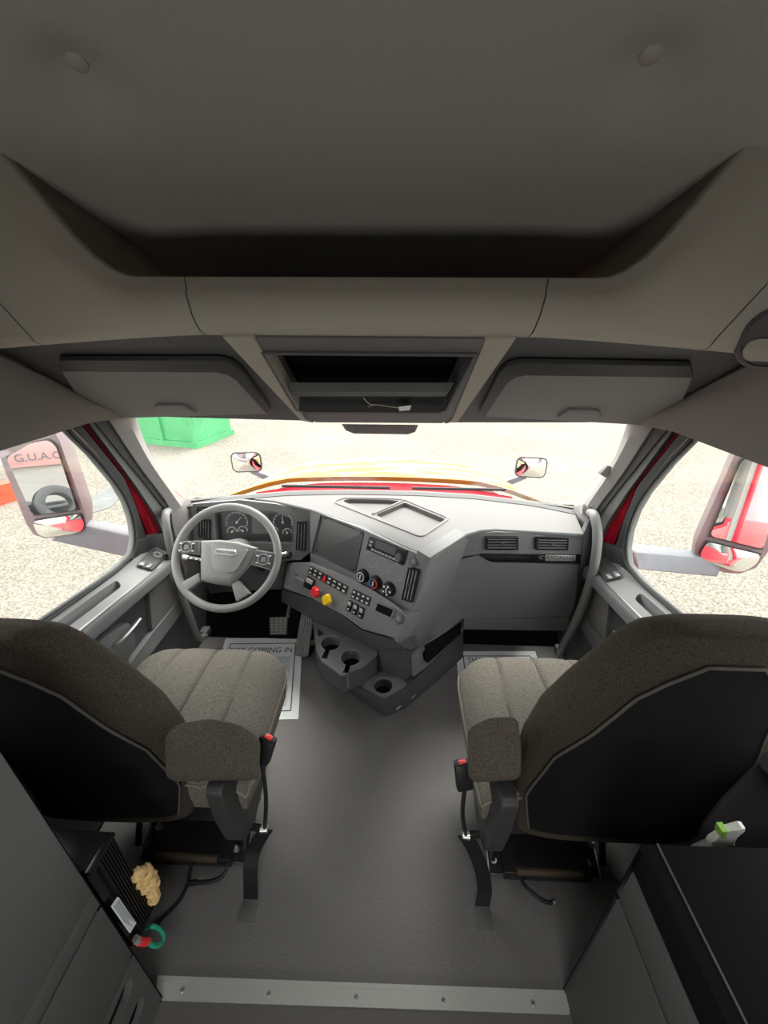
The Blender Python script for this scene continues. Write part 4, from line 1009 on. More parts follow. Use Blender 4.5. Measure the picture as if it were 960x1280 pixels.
# =================================================================== STEERING WHEEL
def wheel():
    N_ = V(.03, -.80, .60).normalized(); c = V(-.625, 1.36, .875)
    W = Pl(c, N_); F = frame(N_); u, v, n = F.col
    c = W(283.5, 695.5)
    t = thing('steering_wheel', 'grey four spoke steering wheel with oval badge in front of the driver seat', 'steering wheel', c)
    # rim fitted through four measured points
    rx = ((W(217.5, 690)-W(347.5, 700)).length)/2; ry = ((W(289, 634)-W(277, 757)).length)/2; r = (rx+ry)/2
    bm = NB(); tube(bm, circ(c, r, F, 64), .0165, 14, closed=True); obj('rim', bm, WHEELM, t)
    D = lambda q, o=0: [W(*k, off=o) for k in q]
    hub = [(251, 676), (275, 675), (300, 678), (323, 685), (318, 702), (300, 722), (289, 733), (268, 730), (251, 726)]
    bm = NB(); b = NB(); loft(b, [D(hub, -.05), D(hub, .0), [p.lerp(c, .10)+n*.018 for p in D(hub, 0)], [p.lerp(c, .3)+n*.022 for p in D(hub, 0)]]); join(bm, b); hb = obj('hub_cover', bm, WHEELM, t, angle=50)
    pad = [(262, 680), (279, 679), (311, 687), (296, 712), (287, 717), (264, 712)]
    bm = NB(); slab(bm, roundpoly(D(pad, .030), .012), -n*.02, .006, 3); obj('horn_pad', bm, mat('horn_pad_grey', (.25, .255, .25), .5, bump=.15, bscale=1500), hb)
    bc = W(282.3, 690.6, off=.032); Fb = F @ Matrix.Rotation(-.10, 3, 'Z')
    bm = NB(); loft(bm, [rrect(bc, .092, .027, .0134, Fb), rrect(bc+n*.003, .086, .022, .011, Fb)]); bd = obj('oval_badge', bm, SILVER, hb)
    text('FREIGHTLINER', bc+n*.0034, Fb, .0135, INK, bd, sx=.95, depth=.0003)
    # spokes
    sp = [[(220, 677), (252, 676), (251, 694), (220, 690)], [(320, 687), (347, 692), (342, 714), (314, 706)], [(226, 729), (250, 716), (252, 726), (232, 741)], [(290, 730), (298, 726), (313, 742), (296, 752)]]
    inset = [(217, 688), (252, 690)]
    for i, q in enumerate(sp):
        p = D(q); bm = NB(); slab(bm, [x+n*.012 for x in p], -n*.03, .006); s_ = obj('spoke', bm, WHEELM, t)
        if i < 2:
            cc = sum(p, Vector())/4+n*.013; q2 = [x.lerp(sum(p, Vector())/4, .14)+n*.015 for x in p]
            bm = NB(); slab(bm, q2, -n*.004, .001); k = obj('button_pod', bm, PLASD, s_)
            bm = NB(); tube(bm, circ(cc+n*.004, .022, F, 20), .0035, 6, closed=True); obj('button_ring', bm, mat('button_grey', (.22, .23, .23), .5), k)
            bm = NB(); cyl(bm, cc, cc+n*.005, .016, .012, 14); obj('button_hub', bm, mat('button_grey', (.22, .23, .23), .5), k)
            for a in (0, 1.57, 3.14, 4.71):
                bm = NB(); box(bm, cc+n*.0065+u*.010*math.cos(a)+v*.010*math.sin(a), (.004, .004, .002)); obj('button_mark', bm, INK, k)
            for a in (.6, 2.5, 3.7, 5.6):
                bm = NB(); box(bm, cc+n*.003+u*.032*math.cos(a)+v*.026*math.sin(a), (.010, .006, .003), .001); obj('button_mark', bm, WHITEP, k)
    o = thing('stalk_lever', 'black column stalk with ribbed end right of the steering wheel', 'lever', FD(352, 696))
    bm = NB(); a, b = FD(330, 700, off=.05), FD(361, 694, off=.10); tube(bm, [a, b], lambda f: .010+.008*f, 10); obj('lever_arm', bm, PLASD, o)
    bm = NB(); tube(bm, [b.lerp(a, .25), b+ (b-a)*.06], .021, 12, flat=.75); obj('ribbed_grip', bm, BLACK, o)
    for k in range(4):
        p = b.lerp(a, .05+.06*k); d = (b-a).normalized(); bm = NB(); tube(bm, circ(p, .021, frame(d), 16), .0015, 4, closed=True); obj('grip_ring', bm, CHROME, o)
    o = thing('stalk_lever', 'black column stalk with pale marks left of the steering wheel hub', 'lever', FD(235, 697))
    a, b = FD(262, 702, off=.12), FD(228, 696, off=.14); bm = NB(); tube(bm, [a, b], .012, 10, flat=.8); obj('lever_arm', bm, PLASD, o)
    bm = NB(); tube(bm, [b, b.lerp(a, .2)], .0145, 10, flat=.8); obj('lever_tip', bm, mat('pale_toggle', (.5, .5, .5), .5), o)
    for k in (.35, .55, .72):
        bm = NB(); box(bm, b.lerp(a, k)+n*.012, (.012, .006, .003)); obj('lever_mark', bm, WHITEP, o)
wheel()

# =================================================================== PEDALS
def pedals():
    t = thing('brake_pedal', 'small square ribbed brake pedal below the steering wheel', 'pedal', at(348, 783, Z=.18), 'foot pedals')
    P = Pl(at(348, 783, Z=.19), (0, -.72, .69)); F = frame(P.n)
    q = [P(337, 772), P(359.5, 771), P(358, 793), P(337.5, 793.5)]
    bm = NB(); slab(bm, q, -P.n*.02, .004); obj('pad', bm, mat('pedal_rubber', (.14, .14, .138), .6), t)
    for k in range(6):
        a, b = q[0].lerp(q[3], (k+.5)/6), q[1].lerp(q[2], (k+.5)/6); bm = NB(); tube(bm, [a+P.n*.002, b+P.n*.002], .003, 6); obj('tread_rib', bm, mat('pedal_rib', (.26, .26, .25), .6), t)
    for k in range(4):
        a, b = q[0].lerp(q[1], (k+.5)/4), q[3].lerp(q[2], (k+.5)/4); bm = NB(); tube(bm, [a+P.n*.002, b+P.n*.002], .0025, 6); obj('tread_rib', bm, mat('pedal_rib', (.26, .26, .25), .6), t)
    bm = NB(); tube(bm, spline([at(359, 772, Z=.21)+V(0, .01, 0), at(362, 757, Y=1.86), at(362, 742, Y=1.95)], 5), .011, 8); obj('pedal_arm', bm, SILVER, t)
    P = Pl(at(380, 790, Z=.16), (0, -.80, .60))
    t = thing('accelerator_pedal', 'long ribbed accelerator pedal standing beside the floor console', 'pedal', at(380, 815, Z=0), 'foot pedals')
    q = [P(378, 762), P(389, 762), P(391, 775), P(385, 821.5), P(368, 819.5), P(375, 775)]
    bm = NB(); slab(bm, roundpoly(q, .015), -P.n*.02, .004); obj('pad', bm, mat('accelerator_rubber', (.12, .12, .118), .6), t)
    for k in range(5):
        f = (k+.5)/5; bm = NB(); tube(bm, [P(377+12*f, 766, off=.002), P(375.5+14.5*f, 778, off=.002), P(369.5+15*f, 818, off=.002)], .0032, 6); obj('tread_rib', bm, mat('pedal_rib', (.26, .26, .25), .6), t)
    for k in range(3):
        f = k/3; bm = NB(); tube(bm, [P(377-1.0*f*3, 772+8*k, off=.002), P(389-.5*k, 772+8*k, off=.002)], .0018, 5); obj('tread_rib', bm, BLACK, t)
    bm = NB(); slab(bm, [P(369, 819, off=-.02), P(386, 822, off=-.02), at(392, 815, Z=0), at(372, 818, Z=0)], (0, .06, 0)); obj('pedal_base', bm, BLACK, t)
pedals()

# =================================================================== PAPER FLOOR MATS
def mats():
    def build(lab, a, b, c, d, border, words, tpos, tsize, align):
        t = thing('paper_floor_mat', lab, 'floor mat', (a+b+c+d)/4, 'paper floor mats')
        def P(u, v, o=0.0): return a.lerp(b, u).lerp(d.lerp(c, u), v)+V(0, 0, o)
        rows = [[P(i/12, j/12, .0006*math.sin(i*1.3+j)) for i in range(13)] for j in range(13)]
        bm = NB(); thick_grid(bm, rows, (0, 0, -.0012)); obj('sheet', bm, PAPER, t)
        ux, uy = (b-a).normalized(), None
        def line(u0, v0, u1, v1, w_):
            A, B_ = P(u0, v0, .0014), P(u1, v1, .0014); s_ = (B_-A).cross(V(0, 0, 1)).normalized()*w_
            bm = NB(); slab(bm, [A-s_, B_-s_, B_+s_, A+s_], (0, 0, -.0006)); obj('printed_border', bm, INK, t, smooth=False)
        e = border
        line(e, e, 1-e, e, .0028); line(1-e, e, 1-e, 1-e, .0028); line(1-e, 1-e, e, 1-e, .0028); line(e, 1-e, e, e, .0028)
        bm = NB(); g0, g1 = .27, 1-e-.04; slab(bm, [P(e+.05, g0, .0013), P(1-e-.05, g0, .0013), P(1-e-.05, g1, .0013), P(e+.05, g1, .0013)], (0, 0, -.0004)); obj('printed_grid', bm, GRIDP, t, smooth=False)
        Fm = Matrix(((b-a).normalized(), V(0, 0, 1).cross((b-a).normalized()), V(0, 0, 1))).transposed()
        text(words, P(*tpos, .0013), Fm, tsize, INK, t, align=align, depth=.0003, sx=.86)
    tl, tr, br = at(282, 798, Z=.003), at(378, 797, Z=.003), at(373, 899, Z=.003)
    bl = br + (tl-tr)
    build('paper floor mat with printed words on the floor in front of the driver seat', tl, tr, br, bl, .085, 'THANK YOU FOR COMING IN', (.885, .185), .058, 'RIGHT')
    tl, tr = at(570, 814, Z=.003), at(669, 814, Z=.003); bl = at(577, 900, Z=.003); br = bl+(tr-tl)
    build('paper floor mat peeping out in front of the passenger seat', tl, tr, br, bl, .085, 'THANK YOU FOR COMING IN', (.13, .16), .052, 'LEFT')
mats()

# =================================================================== SEATS
def sup(cx, cy, w, d, z, e=3.2, n=36, wl=None):
    out = []
    for k in range(n):
        a = 2*math.pi*k/n; c, s_ = math.cos(a), math.sin(a)
        out.append(V(cx+(wl if wl is not None and c < 0 else w)*math.copysign(abs(c)**(2/e), c), cy+d*math.copysign(abs(s_)**(2/e), s_), z))
    return out
def seat(s):
    side = 'driver' if s < 0 else 'passenger'
    lab = 'grey cloth driver seat seen from behind, facing the steering wheel' if s < 0 else 'grey cloth passenger seat seen from behind, facing the glovebox'
    cx = -.625 if s < 0 else .630
    t = thing('driver_seat' if s < 0 else 'passenger_seat', lab, 'seat', (cx, .85, 0), 'two cab seats')
    # cushion: four channels front to back
    W_, y0, y1, z1 = .295, .64, 1.175, .59
    bm = NB(); rows = []
    nx, ny = 60, 26
    seams = [-.155, 0.0, .155]
    def top(u, v):
        x = -W_+2*W_*u; e = abs(2*u-1)
        hw = 1-.10*max(0, (v-.72)/.28)**2.5-.04*max(0, (.2-v)/.2)
        y = y0+(y1-y0)*v - .05*e**4*max(0, v-.5)*2
        z = z1 - .05*e**7 - .012*(1-e)*0 - .05*max(0, (v-.86)/.14)**2.2 + .012*math.sin(min(1, v)*math.pi) + .018*e**3*(1-e**6)
        for q in seams:
            qq = q*(1-.12*(v-.5)); z -= .011*math.exp(-((x-qq)/.007)**2); z += .004*math.exp(-((x-qq)/.04)**2)*-1
        return V(cx+x*hw, y, z)
    rows = [[top(i/nx, j/ny) for i in range(nx+1)] for j in range(ny+1)]
    grid(bm, rows)
    # skirt
    per = [rows[0][i] for i in range(nx+1)] + [rows[j][nx] for j in range(1, ny+1)] + [rows[ny][i] for i in range(nx-1, -1, -1)] + [rows[j][0] for j in range(ny-1, 0, -1)]
    m_ = V(cx, .88, 0)
    def ins(p, k, z): return V(m_.x+(p.x-m_.x)*k, m_.y+(p.y-m_.y)*k, z)
    rr = [per, [ins(p, 1.012, p.z-.022) for p in per], [ins(p, 1.012, .50) for p in per], [ins(p, .99, .45) for p in per], [ins(p, .94, .425) for p in per]]
    loft(bm, rr, cap=False); bm.faces.new([bm.verts.new(p) for p in rr[-1]])
    bmesh.ops.remove_doubles(bm, verts=bm.verts[:], dist=.0005)
    cu = obj('seat_cushion', bm, FABRIC, t, angle=70)
    bm = NB(); tube(bm, [ins(p, 1.015, p.z-.018) for p in per], .0035, 6, closed=True); obj('piping', bm, mat('seat_piping', (.22, .205, .175), .9), cu)
    # backrest
    LV = [(.44, .60, .262, .055), (.52, .61, .280, .065), (.65, .605, .286, .070), (.80, .59, .285, .070), (.93, .572, .270, .070), (1.03, .558, .236, .068), (1.12, .547, .200, .064), (1.18, .54, .175, .060), (1.215, .537, .155, .055), (1.24, .535, .13, .045), (1.255, .534, .10, .030), (1.26, .533, .06, .012)]
    bx = .71 if s > 0 else -.77
    if s < 0: LV = [(.44+(z-.44)*.925, y, w_, d) for z, y, w_, d in LV]
    def hw(z):
        for (za, ya, wa, da), (zb, yb, wb, db) in zip(LV, LV[1:]):
            if z <= zb: f = (z-za)/(zb-za); return ya+(yb-ya)*f, wa+(wb-wa)*f, da+(db-da)*f
        return LV[-1][1:]
    OUT = .285 if s > 0 else .22
    def ring(z):
        y, w_, d = hw(z); o = min(w_, OUT)
        return sup(bx, y+d, o if s > 0 else w_, d, z, 3.4, 44, w_ if s > 0 else o)
    bm = NB(); rings = []
    for k in range(len(LV)-1):
        for j in range(4): rings.append(ring(LV[k][0]+(LV[k+1][0]-LV[k][0])*j/4))
    rings.append(ring(LV[-1][0]))
    loft(bm, rings); br = obj('backrest', bm, BOLST, t, angle=70)
    # black cloth panel on the rear with its stitched welt
    PW = [(.47, .235), (.61, .262), (.82, .235), (.94, .185), (1.08, .142), (1.14, .10), (1.19, .05)]
    if s < 0: PW = [(.44+(z-.44)*.925, q) for z, q in PW]
    rows = []
    for k in range(28):
        z = PW[0][0]+(PW[-1][0]-PW[0][0])*k/27
        for (za, qa), (zb, qb) in zip(PW, PW[1:]):
            if z <= zb+1e-6: q = qa+(qb-qa)*(z-za)/(zb-za); break
        y, w_, d = hw(z); qi, qo = q, min(q, OUT-.05)
        def rx(g):
            x = g*(qi if g*s < 0 else qo); ww = w_ if g*s < 0 else min(w_, OUT)
            yy = y+d-d*max(0, 1-abs(x/ww)**3.4)**(1/3.4)
            return V(bx+x, yy-.006, z)
        rows.append([rx(-1+i/8) for i in range(17)])
    bm = NB(); thick_grid(bm, rows, (0, .012, 0)); obj('back_panel', bm, BACKP, t, label='black cloth panel on the back of the seat')
    bm = NB(); tube(bm, [r[0] for r in rows]+[p for p in rows[-1][1:-1]]+[r[-1] for r in rows[::-1]], .0035, 6); obj('stitched_welt', bm, mat('seat_welt', (.075, .07, .06), .9), br)
    # armrest pad folded beside the backrest on the aisle side
    if s < 0:
        near = [at(205, 918, Y=.575), at(222, 904, Y=.60), at(262, 897, Y=.64), at(300, 905, Y=.655), at(322, 920, Y=.65), at(326, 930, Y=.64), at(324, 972, Y=.60), at(318, 975, Y=.595), at(215, 977, Y=.565), at(206, 970, Y=.56)]
        dv = V(-.07, .11, -.19)
    else:
        near = [at(584, 915, Y=.61), at(588, 908, Y=.615), at(611, 896, Y=.62), at(640, 895, Y=.61), at(648, 900, Y=.605), at(652, 930, Y=.59), at(652, 968, Y=.575), at(646, 975, Y=.57), at(592, 978, Y=.57), at(585, 970, Y=.575)]
        dv = V(.045, .11, -.19)
    near = roundpoly(near, .02, 3); cc = sum(near, Vector())/len(near)
    bm = NB(); rings = [[p.lerp(cc, .5)-dv*.045 for p in near], [p.lerp(cc, .16)-dv*.04 for p in near], [p.lerp(cc, .04)-dv*.02 for p in near], [p+dv*.06 for p in near], [p.lerp(cc, .03)+dv*.7 for p in near], [p.lerp(cc, .16)+dv for p in near]]
    loft(bm, rings); obj('armrest', bm, mat('armrest_cloth', (.085, .076, .062), .95, spec=.15, bump=.9, bscale=400, var=.4, vscale=270), t, angle=70)
    # black plastic side shield below the armrest
    ax = cx - s*.245
    pts = [V(ax, .575, .66), V(ax, .58, .50), V(ax, .60, .36), V(ax, .64, .30), V(ax, .74, .30), V(ax, .95, .40), V(ax, .96, .47), V(ax, .80, .52), V(ax, .70, .64)]
    bm = NB(); slab(bm, roundpoly([p-V(s*.02, 0, 0) for p in pts], .03), (s*.045, 0, 0), .010, 3); obj('side_shield', bm, mat('seat_side_plastic', (.035, .036, .037), .5), t)
    # suspension base
    bm = NB(); box(bm, (cx, .88, .385), (.44, .46, .07), .01); obj('upper_frame', bm, PAINTB, t)
    bm = NB(); box(bm, (cx, .965, .22), (.33, .32, .27), .03); obj('suspension_bellows', bm, MATTEBLACK, t)
    bm = NB(); box(bm, (cx, .88, .045), (.30, .42, .05), .004); obj('base_plate', bm, PAINTB, t)
    bm = NB(); tube(bm, [V(cx-.11, .675, .075), V(cx+.11, .672, .075)], .013, 10); obj('damper_rod', bm, mat('worn_rod', (.10, .075, .055), .45, .6), t)
    for k in (-1, 1):
        x = cx+k*.165
        bm = NB(); slab(bm, [V(x-.03, .69, .012), V(x+.03, .69, .012), V(x+.03, .80, .075), V(x-.03, .80, .075)], (0, .02, -.012), .002); b_ = obj('mounting_foot', bm, PAINTB, t)
        bm = NB(); slab(bm, [V(x-.031, .688, .02), V(x-.028, .688, .02), V(x-.028, .80, .084), V(x-.031, .80, .084)], (0, .004, -.02)); obj('foot_flange', bm, SILVER, b_)
        bm = NB(); tube(bm, [V(x-.03, .80, .077), V(x-.03, .689, .014), V(x+.03, .689, .014), V(x+.03, .80, .077)], .0022, 5); obj('foot_edge', bm, SILVER, b_)
        for yy, dx in ((.715, -.012), (.76, .014)):
            c = V(x+dx, yy, .022+(yy-.69)*.57+.010); nn = V(0, -.5, .87).normalized(); bm = NB(); cyl(bm, c-nn*.008, c+nn*.007, .013, .011, 6); obj('bolt', bm, BOLT, b_)
    bm = NB(); tube(bm, [V(cx-.15, .70, .33), V(cx+.15, .70, .33)], .011, 8); obj('cross_tube', bm, PAINTB, t)
    for k in (-1, 1):
        for dy in (0, .16):
            bm = NB(); tube(bm, [V(cx+k*.19, .70+dy, .08), V(cx+k*.19, .86-dy, .36)], .012, 8, flat=.6); obj('scissor_link', bm, PAINTB, t)
    # belt buckle on its stalk, anchored to a bolt and a floor tether
    if s < 0: b0, b1, an = at(336, 921, Y=.675), at(327, 951, Y=.66), at(331, 1036, Y=.665)
    else: b0, b1, an = at(578, 952, Y=.66), at(581, 985, Y=.64), at(582, 1044, Y=.665)
    ax_ = (b0-b1).normalized(); Fb = frame(V(0, -1, .2)); 
    zz_ = V(0, -.6, .8); zz_ = (zz_-ax_*zz_.dot(ax_)).normalized(); Fb = Matrix((ax_.cross(zz_), ax_, zz_)).transposed()
    bm = NB(); box(bm, b0.lerp(b1, .5), (.046, (b0-b1).length, .026), .006, rot=Fb); bk = obj('belt_buckle', bm, BLACK, t)
    bm = NB(); box(bm, b0.lerp(b1, .03), (.022, .009, .016), .003, rot=Fb); obj('release_button', bm, REDB, bk, label='red release button')
    bm = NB(); tube(bm, spline([b1, b1.lerp(an, .5)+V(-s*.008, 0, 0), an], 6), .0065, 8); obj('buckle_stalk', bm, BLACK, t)
    bm = NB(); tube(bm, [an+V(s*.10, .01, 0), an], .011, 8); obj('anchor_bar', bm, PAINTB, t)
    bm = NB(); cyl(bm, an+V(s*.012, 0, 0), an-V(s*.010, 0, 0), .013, .011, 10); obj('anchor_bolt', bm, BOLT, t)
    if s < 0: C = [an+V(0, 0, -.01), at(318, 1062, Y=.66), at(313, 1085, Y=.63), at(313, 1108, Z=.07), at(313, 1124, Z=.015)]
    else: C = [an+V(0, 0, -.01), at(592, 1062, Y=.655), at(602, 1088, Y=.64), at(606, 1112, Z=.07), at(603, 1133, Z=.015)]
    Cs = spline(C, 8); n_ = len(Cs)
    hwd = .024
    A = [p+V(-hwd, 0, 0) for p in Cs]; B_ = [p+V(hwd, 0, 0) for p in Cs]
    bm = NB(); thick_grid(bm, [A, B_], (0, .003, .001)); obj('tether_strap', bm, BLACK, t)
    e = C[-1]; bm = NB(); slab(bm, [e+V(-.026, .006, -.008), e+V(.026, .006, -.008), e+V(.026, -.05, -.011), e+V(-.026, -.05, -.011)], (0, 0, -.003), .001); obj('floor_plate', bm, mat('floor_flap', (.10, .10, .10), .6), t)
    if s < 0: K = [[at(240, 1072, Z=.06), at(237, 1090, Z=.02), at(234, 1106, Z=.012), at(222, 1128, Z=.008), at(190, 1160, Z=.008)], [at(286, 1075, Z=.05), at(280, 1092, Z=.02), at(266, 1101, Z=.012), at(236, 1104, Z=.012)]]
    else: K = [[at(650, 1092, Z=.05), at(655, 1105, Z=.02), at(668, 1118, Z=.012), at(682, 1127, Z=.01), at(694, 1128, Z=.01)]]
    for k in K:
        bm = NB(); tube(bm, spline(k, 7), .006, 8); ho = obj('air_hose', bm, BLACK, t)
        bm = NB(); p, q = Vector(k[-2]), Vector(k[-1]); tube(bm, [p.lerp(q, .7), q], .009, 8); obj('hose_fitting', bm, BOLT if s > 0 else BLACK, ho)
seat(-1); seat(1)

# =================================================================== SLEEPER CABINETS
def cabinets():
    t = thing('sleeper_cabinet', 'tall dark grey sleeper cabinet at the left edge behind the driver seat', 'cabinet', (-.8, -.6, 0))
    x0, x1, yf = -1.08, -.565, .375
    def PX(X): return lambda px, py: at(px, py, X=X)
    bm = NB(); box(bm, ((x0+x1)/2-.006, (yf-1.72)/2, .62), (x1-x0-.012, yf+1.72, 1.24), .004); obj('body', bm, MATTEBLACK, t, smooth=False)
    # aisle side: panels split by the gaps seen in the photograph
    zs = [(.01, .33), (.338, .60), (.612, .665), (.668, 1.24)]
    for i, (a, b) in enumerate(zs):
        bm = NB()
        def side(y, z): return V(x1+.025*(z/.9), y, z)
        ya = yf-.008*(a/.9)
        q = [side(yf-.012*a/1.2, a), side(yf-.012*b/1.2, b), side(-1.72, b-.0), side(-1.72, a-.0)]
        if i == 0:
            F = frame((1, 0, 0)); hol = []
            for z0, z1 in ((.245, .305), (.125, .185)):
                L = rrect(V(0, .225, (z0+z1)/2), .24, z1-z0, .029, F); hol.append([V(side(p.y, p.z).x, p.y, p.z) for p in L])
            holed(bm, q, hol, (-.012, 0, 0), (-.03, 0, 0))
        else: slab(bm, q, (-.012, 0, 0), .003)
        obj('panel', bm, CABIN, t)
    bm = NB(); slab(bm, [V(x0, yf+.004, .0), V(x1, yf+.004, .0), V(x1+.03, yf-.010, 1.24), V(x0, yf-.010, 1.24)], (0, -.01, 0)); obj('front_panel', bm, MATTEBLACK, t, smooth=False)
    # right hand cabinet
    t = thing('sleeper_cabinet', 'low dark grey sleeper cabinet with black top behind the passenger seat', 'cabinet', (.8, -.6, 0))
    A0, A1 = at(704, 1235, Z=0), at(800, 1058, Z=.88)
    def sd(y, z): f = z/.88; return V(A0.x+(A1.x-A0.x)*f, y, z)
    def fy(z): f = z/.88; return A0.y+(A1.y-A0.y)*f
    bm = NB(); loft(bm, [[sd(fy(0), 0)+V(.012, -.008, 0), V(1.075, fy(0)-.008, 0), V(1.075, -1.72, 0), sd(-1.72, 0)+V(.012, 0, 0)], [sd(fy(.86), .86)+V(.012, -.008, 0), V(1.075, fy(.86)-.008, .86), V(1.075, -1.72, .86), sd(-1.72, .86)+V(.012, 0, 0)]]); obj('body', bm, MATTEBLACK, t, smooth=False)
    zr = lambda y, k: k
    for a, b, sl in ((.01, .672, .0), (.684, .80, .0), (.803, .875, 0)):
        bm = NB(); dz = (fy(a)-.0)*0
        slab(bm, [sd(fy(a), a), sd(fy(b), b), sd(-1.72, b-.30*(0)), sd(-1.72, a)], (.012, 0, 0), .003); obj('panel', bm, CABIN if b < .85 else CABTOP, t)
    bm = NB(); slab(bm, [V(A1.x, A1.y, .89), V(1.075, A1.y+.006, .89), V(1.075, -1.72, .89), V(A1.x-.0, -1.72, .89)], (0, 0, -.014), .004); obj('cabinet_top', bm, CABTOP, t, label='black top of the cabinet')
    bm = NB(); tube(bm, [V(A1.x+.028, A1.y, .891), V(A1.x+.015, -1.7, .891)], .002, 5); obj('edge_bead', bm, CABIN, t)
    bm = NB(); slab(bm, [sd(fy(0), 0), V(1.075, fy(0), 0), V(1.075, fy(.875), .875), sd(fy(.875), .875)], (0, -.01, 0)); obj('front_panel', bm, CABTOP, t, smooth=False)
    return t
CAB_R = cabinets()

# finned power unit at the front of the left cabinet
def unit():
    t = thing('power_inverter', 'black finned power unit with a white label beside the left cabinet', 'inverter', (-.62, .42, .33))
    X = -.552; y0, y1, z0, z1 = .383, .458, .335, .712
    bm = NB(); box(bm, (X-.075, (y0+y1)/2, (z0+z1)/2), (.13, y1-y0, z1-z0), .004); obj('case', bm, PAINTB, t)
    for k in range(8):
        y = y0+.024+.0062*k; bm = NB(); box(bm, (X-.004, y, (z0+z1)/2+.004), (.018, .0026, z1-z0-.03), .0008); obj('cooling_fin', bm, BLACK, t)
    for z in (z0+.008, z1-.008): bm = NB(); box(bm, (X-.004, (y0+y1)/2, z), (.018, y1-y0, .010), .002); obj('end_rail', bm, PAINTB, t)
    bm = NB(); slab(bm, [at(148, 1121, X=X+.006), at(140, 1133, X=X+.006), at(163, 1166, X=X+.006), at(170.5, 1154, X=X+.006)], (-.003, 0, 0)); lb = obj('label', bm, PAPER, t, smooth=False, label='white printed label')
    a, b, c, d = at(148, 1121, X=X+.0065), at(140, 1133, X=X+.0065), at(163, 1166, X=X+.0065), at(170.5, 1154, X=X+.0065)
    for k in range(6):
        f = (k+.8)/7; p, q = a.lerp(b, f), d.lerp(c, f); w_ = (b-a).normalized()*.0008; p, q = p.lerp(q, .06), p.lerp(q, .9-.1*(k % 3)); bm = NB(); slab(bm, [p-w_, q-w_, q+w_, p+w_], (-.0004, 0, 0)); obj('print_line', bm, mat('label_print', (.35, .42, .42), .8), lb, smooth=False)
    f = thing('foam_clump', 'tan lumpy foam clump stuck at the edge of the black finned unit', 'foam', at(183, 1106, X=-.54))
    bm = NB()
    for i, (px, py, r) in enumerate(((174, 1093, .016), (182, 1090, .017), (179, 1099, .021), (187, 1098, .018), (190, 1106, .018), (184, 1106, .02), (191, 1115, .015), (192, 1122, .015), (188, 1113, .012))):
        blob(bm, at(px, py, X=-.535-.004*(i % 3)), r, i, .35, 2.5, 3)
    obj('clump', bm, FOAM, f)
    c = thing('looped_cable', 'green cable loop with red tape below the black finned unit', 'cable', at(183, 1178, Z=.08))
    K = [at(176, 1177, X=-.545), at(183, 1177, X=-.54), at(192, 1182, X=-.53), at(201, 1180, X=-.525), at(204.5, 1170, X=-.525), at(199, 1161, X=-.53), at(190, 1158, X=-.54), at(184, 1160, X=-.56)]
    bm = NB(); tube(bm, spline(K, 8), .0055, 8); obj('cable', bm, CABLEG, c)
    bm = NB(); tube(bm, spline([K[0]+V(-.01, 0, .01), K[0], K[1], K[1].lerp(K[2], .2)], 4), .009, 8); obj('red_tape', bm, REDB, c, label='red tape wrap')
    bm = NB(); tube(bm, [at(169, 1173, X=-.55), at(174, 1177, X=-.545)], .008, 8); obj('grey_end', bm, SILVER, c)
unit()

# spray bottle wedged between the passenger seat and cabinet
def nozzle():
    c = at(910, 1048, Y=.45)
    t = thing('spray_bottle', 'white and green spray bottle head behind the passenger seat', 'bottle', c-V(0, 0, .2))
    P = lambda px, py, o=0: at(px, py, Y=.45+o)
    q = [P(888, 1058), P(891, 1053), P(902, 1046), P(904, 1041), P(914, 1040), P(928, 1036), P(933, 1037), P(932, 1041), P(919, 1047), P(919, 1053), P(920, 1058)]
    bm = NB(); slab(bm, q, (0, .014, 0), .004); obj('trigger_head', bm, NOZ, t)
    bm = NB(); slab(bm, [P(901, 1048, -.002), P(903.5, 1040.5, -.002), P(911, 1040, -.002), P(908, 1050, -.002)], (0, .018, 0), .003); obj('cap_band', bm, NOZG, t)
    b = P(906, 1058)+V(0, .014, 0)
    bm = NB(); loft(bm, [sup(b.x, b.y, r_, r_*.7, b.z-z_, 2.2, 20) for r_, z_ in ((.016, -.004), (.018, .02), (.034, .07), (.036, .20))]); obj('bottle_body', bm, NOZ, t)
    bm = NB(); box(bm, (b.x, .445, b.z-.208), (.16, .10, .014), .003); box(bm, (b.x, .492, b.z-.17), (.16, .006, .08), .002); obj('front_pocket', bm, CABTOP, CAB_R)
nozzle()

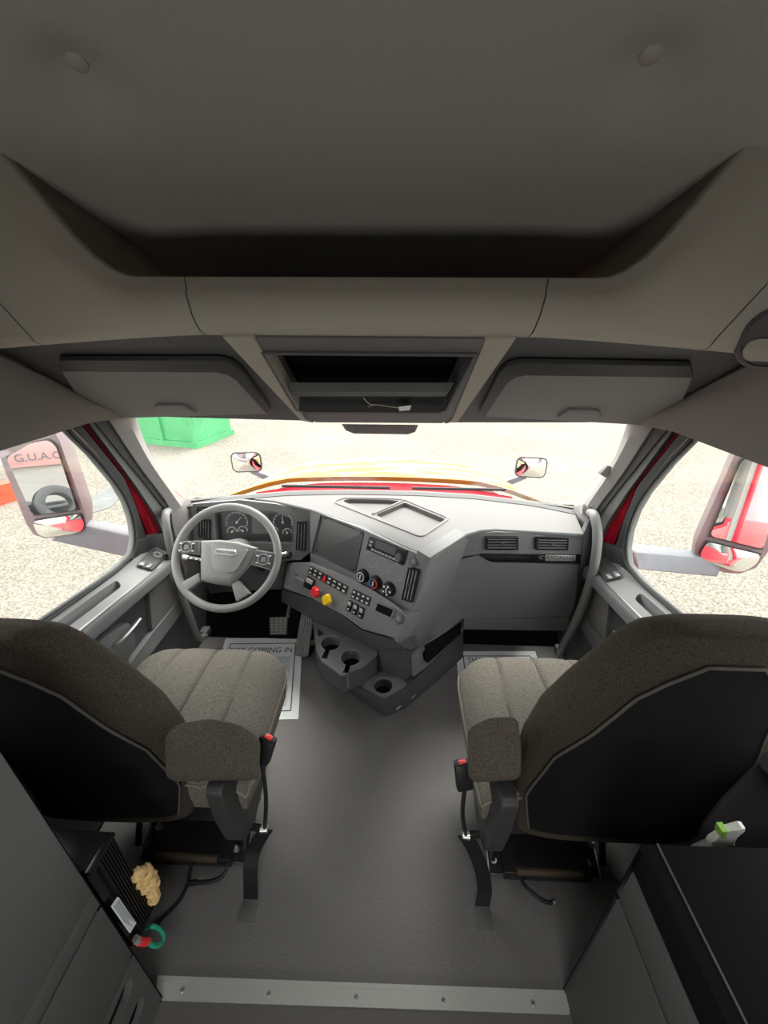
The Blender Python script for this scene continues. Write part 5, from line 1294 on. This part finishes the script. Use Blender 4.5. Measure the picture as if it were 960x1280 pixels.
# tyres and sign behind the truck, seen in the door mirror
def behind():
    for x, y, z, n, lab in ((-3.75, -10.2, GZ+.145, (0, 0, 1), 'black tyre lying flat at the bottom of the yard tyre pile'), (-3.70, -10.25, GZ+.44, (0, 0, 1), 'black tyre lying flat on top of the yard tyre pile'), (-2.65, -9.9, GZ+.48, (.45, .8, .35), 'black tyre leaning upright against the yard tyre pile'), (-4.95, -10.4, GZ+.145, (0, 0, 1), 'black tyre lying apart beside the yard tyre pile'), (-2.9, -11.4, GZ+.145, (0, 0, 1), 'black tyre lying flat behind the leaning tyre'), (-4.1, -11.6, GZ+.145, (0, 0, 1), 'black tyre lying flat behind the yard tyre pile')):
        tyre('used_truck_tyre', V(x, y, z), n, .52, .26, lab, 'tyres in the yard')
    t = thing('yard_shed', 'long pale shed with a lettered board seen in the driver side door mirror', 'shed', (-4, -14, GZ))
    bm = NB(); box(bm, (-4, -14.2, GZ+1.3), (9, 2, 2.6), .02); obj('shed_wall', bm, WALLM, t, smooth=False)
    bm = NB(); box(bm, (-3.2, -13.15, GZ+1.75), (2.9, .06, .9), .01); b = obj('sign_board', bm, mat('sign_pink', (.30, .16, .16), .7), t)
    text('G.U.A.C.', V(-3.12, -13.11, GZ+1.6), frame((0, 1, 0)), .34, INK, b, mirror=True)
behind()

# things left of the truck
def trailer():
    a = at(0, 632, Z=GZ); b = at(26, 624, Z=GZ)
    d = (b-a); d.z = 0; d.normalize(); o = b + d*.1
    n = V(-d.y, d.x, 0)
    if n.y < 0: n = -n
    t = thing('parked_trailer', 'white trailer with red kerb rail parked at the left edge of the yard', 'trailer', o)
    def P(u, v, z): return o - d*u + n*v + V(0, 0, z)
    def bar(nm, u0, u1, v0, v1, z0, z1, m):
        bm = NB(); loft(bm, [[P(u0, v0, z0), P(u1, v0, z0), P(u1, v1, z0), P(u0, v1, z0)], [P(u0, v0, z1), P(u1, v0, z1), P(u1, v1, z1), P(u0, v1, z1)]]); obj(nm, bm, m, t, smooth=False)
    WH = mat('white_trailer_paint', (.75, .76, .76), .4)
    bar('kerb_rail', 0, 6, 0, .25, .0, .35, mat('orange_red_paint', (.8, .06, .02), .5))
    bar('white_beam', -.1, 6, .6, .8, .55, .8, WH); bar('red_beam', .6, 6, .8, 1.0, .95, 1.25, RED)
    bar('side_wall', -.6, 6, 1.2, 3.2, 1.1, 3.4, WH)
    for u in (.8, 2.4, 4.0): bar('post', u, u+.15, .5, .7, 0, 1.1, WH)
    bm = NB(); q = [at(118, 640, Z=GZ+.01), at(138, 634, Z=GZ+.01), at(152, 620, Z=GZ+.01), at(152, 606, Z=GZ+.01), at(130, 608, Z=GZ+.01), at(100, 640, Z=GZ+.01)]
    slab(bm, q, (0, 0, -.02)); o_ = obj('concrete_pad', bm, mat('wet_concrete', (.085, .092, .09), .6, var=.2, vscale=4)); tag(o_, 'grey concrete pad in the gravel beyond the driver side window', 'pad')
trailer()
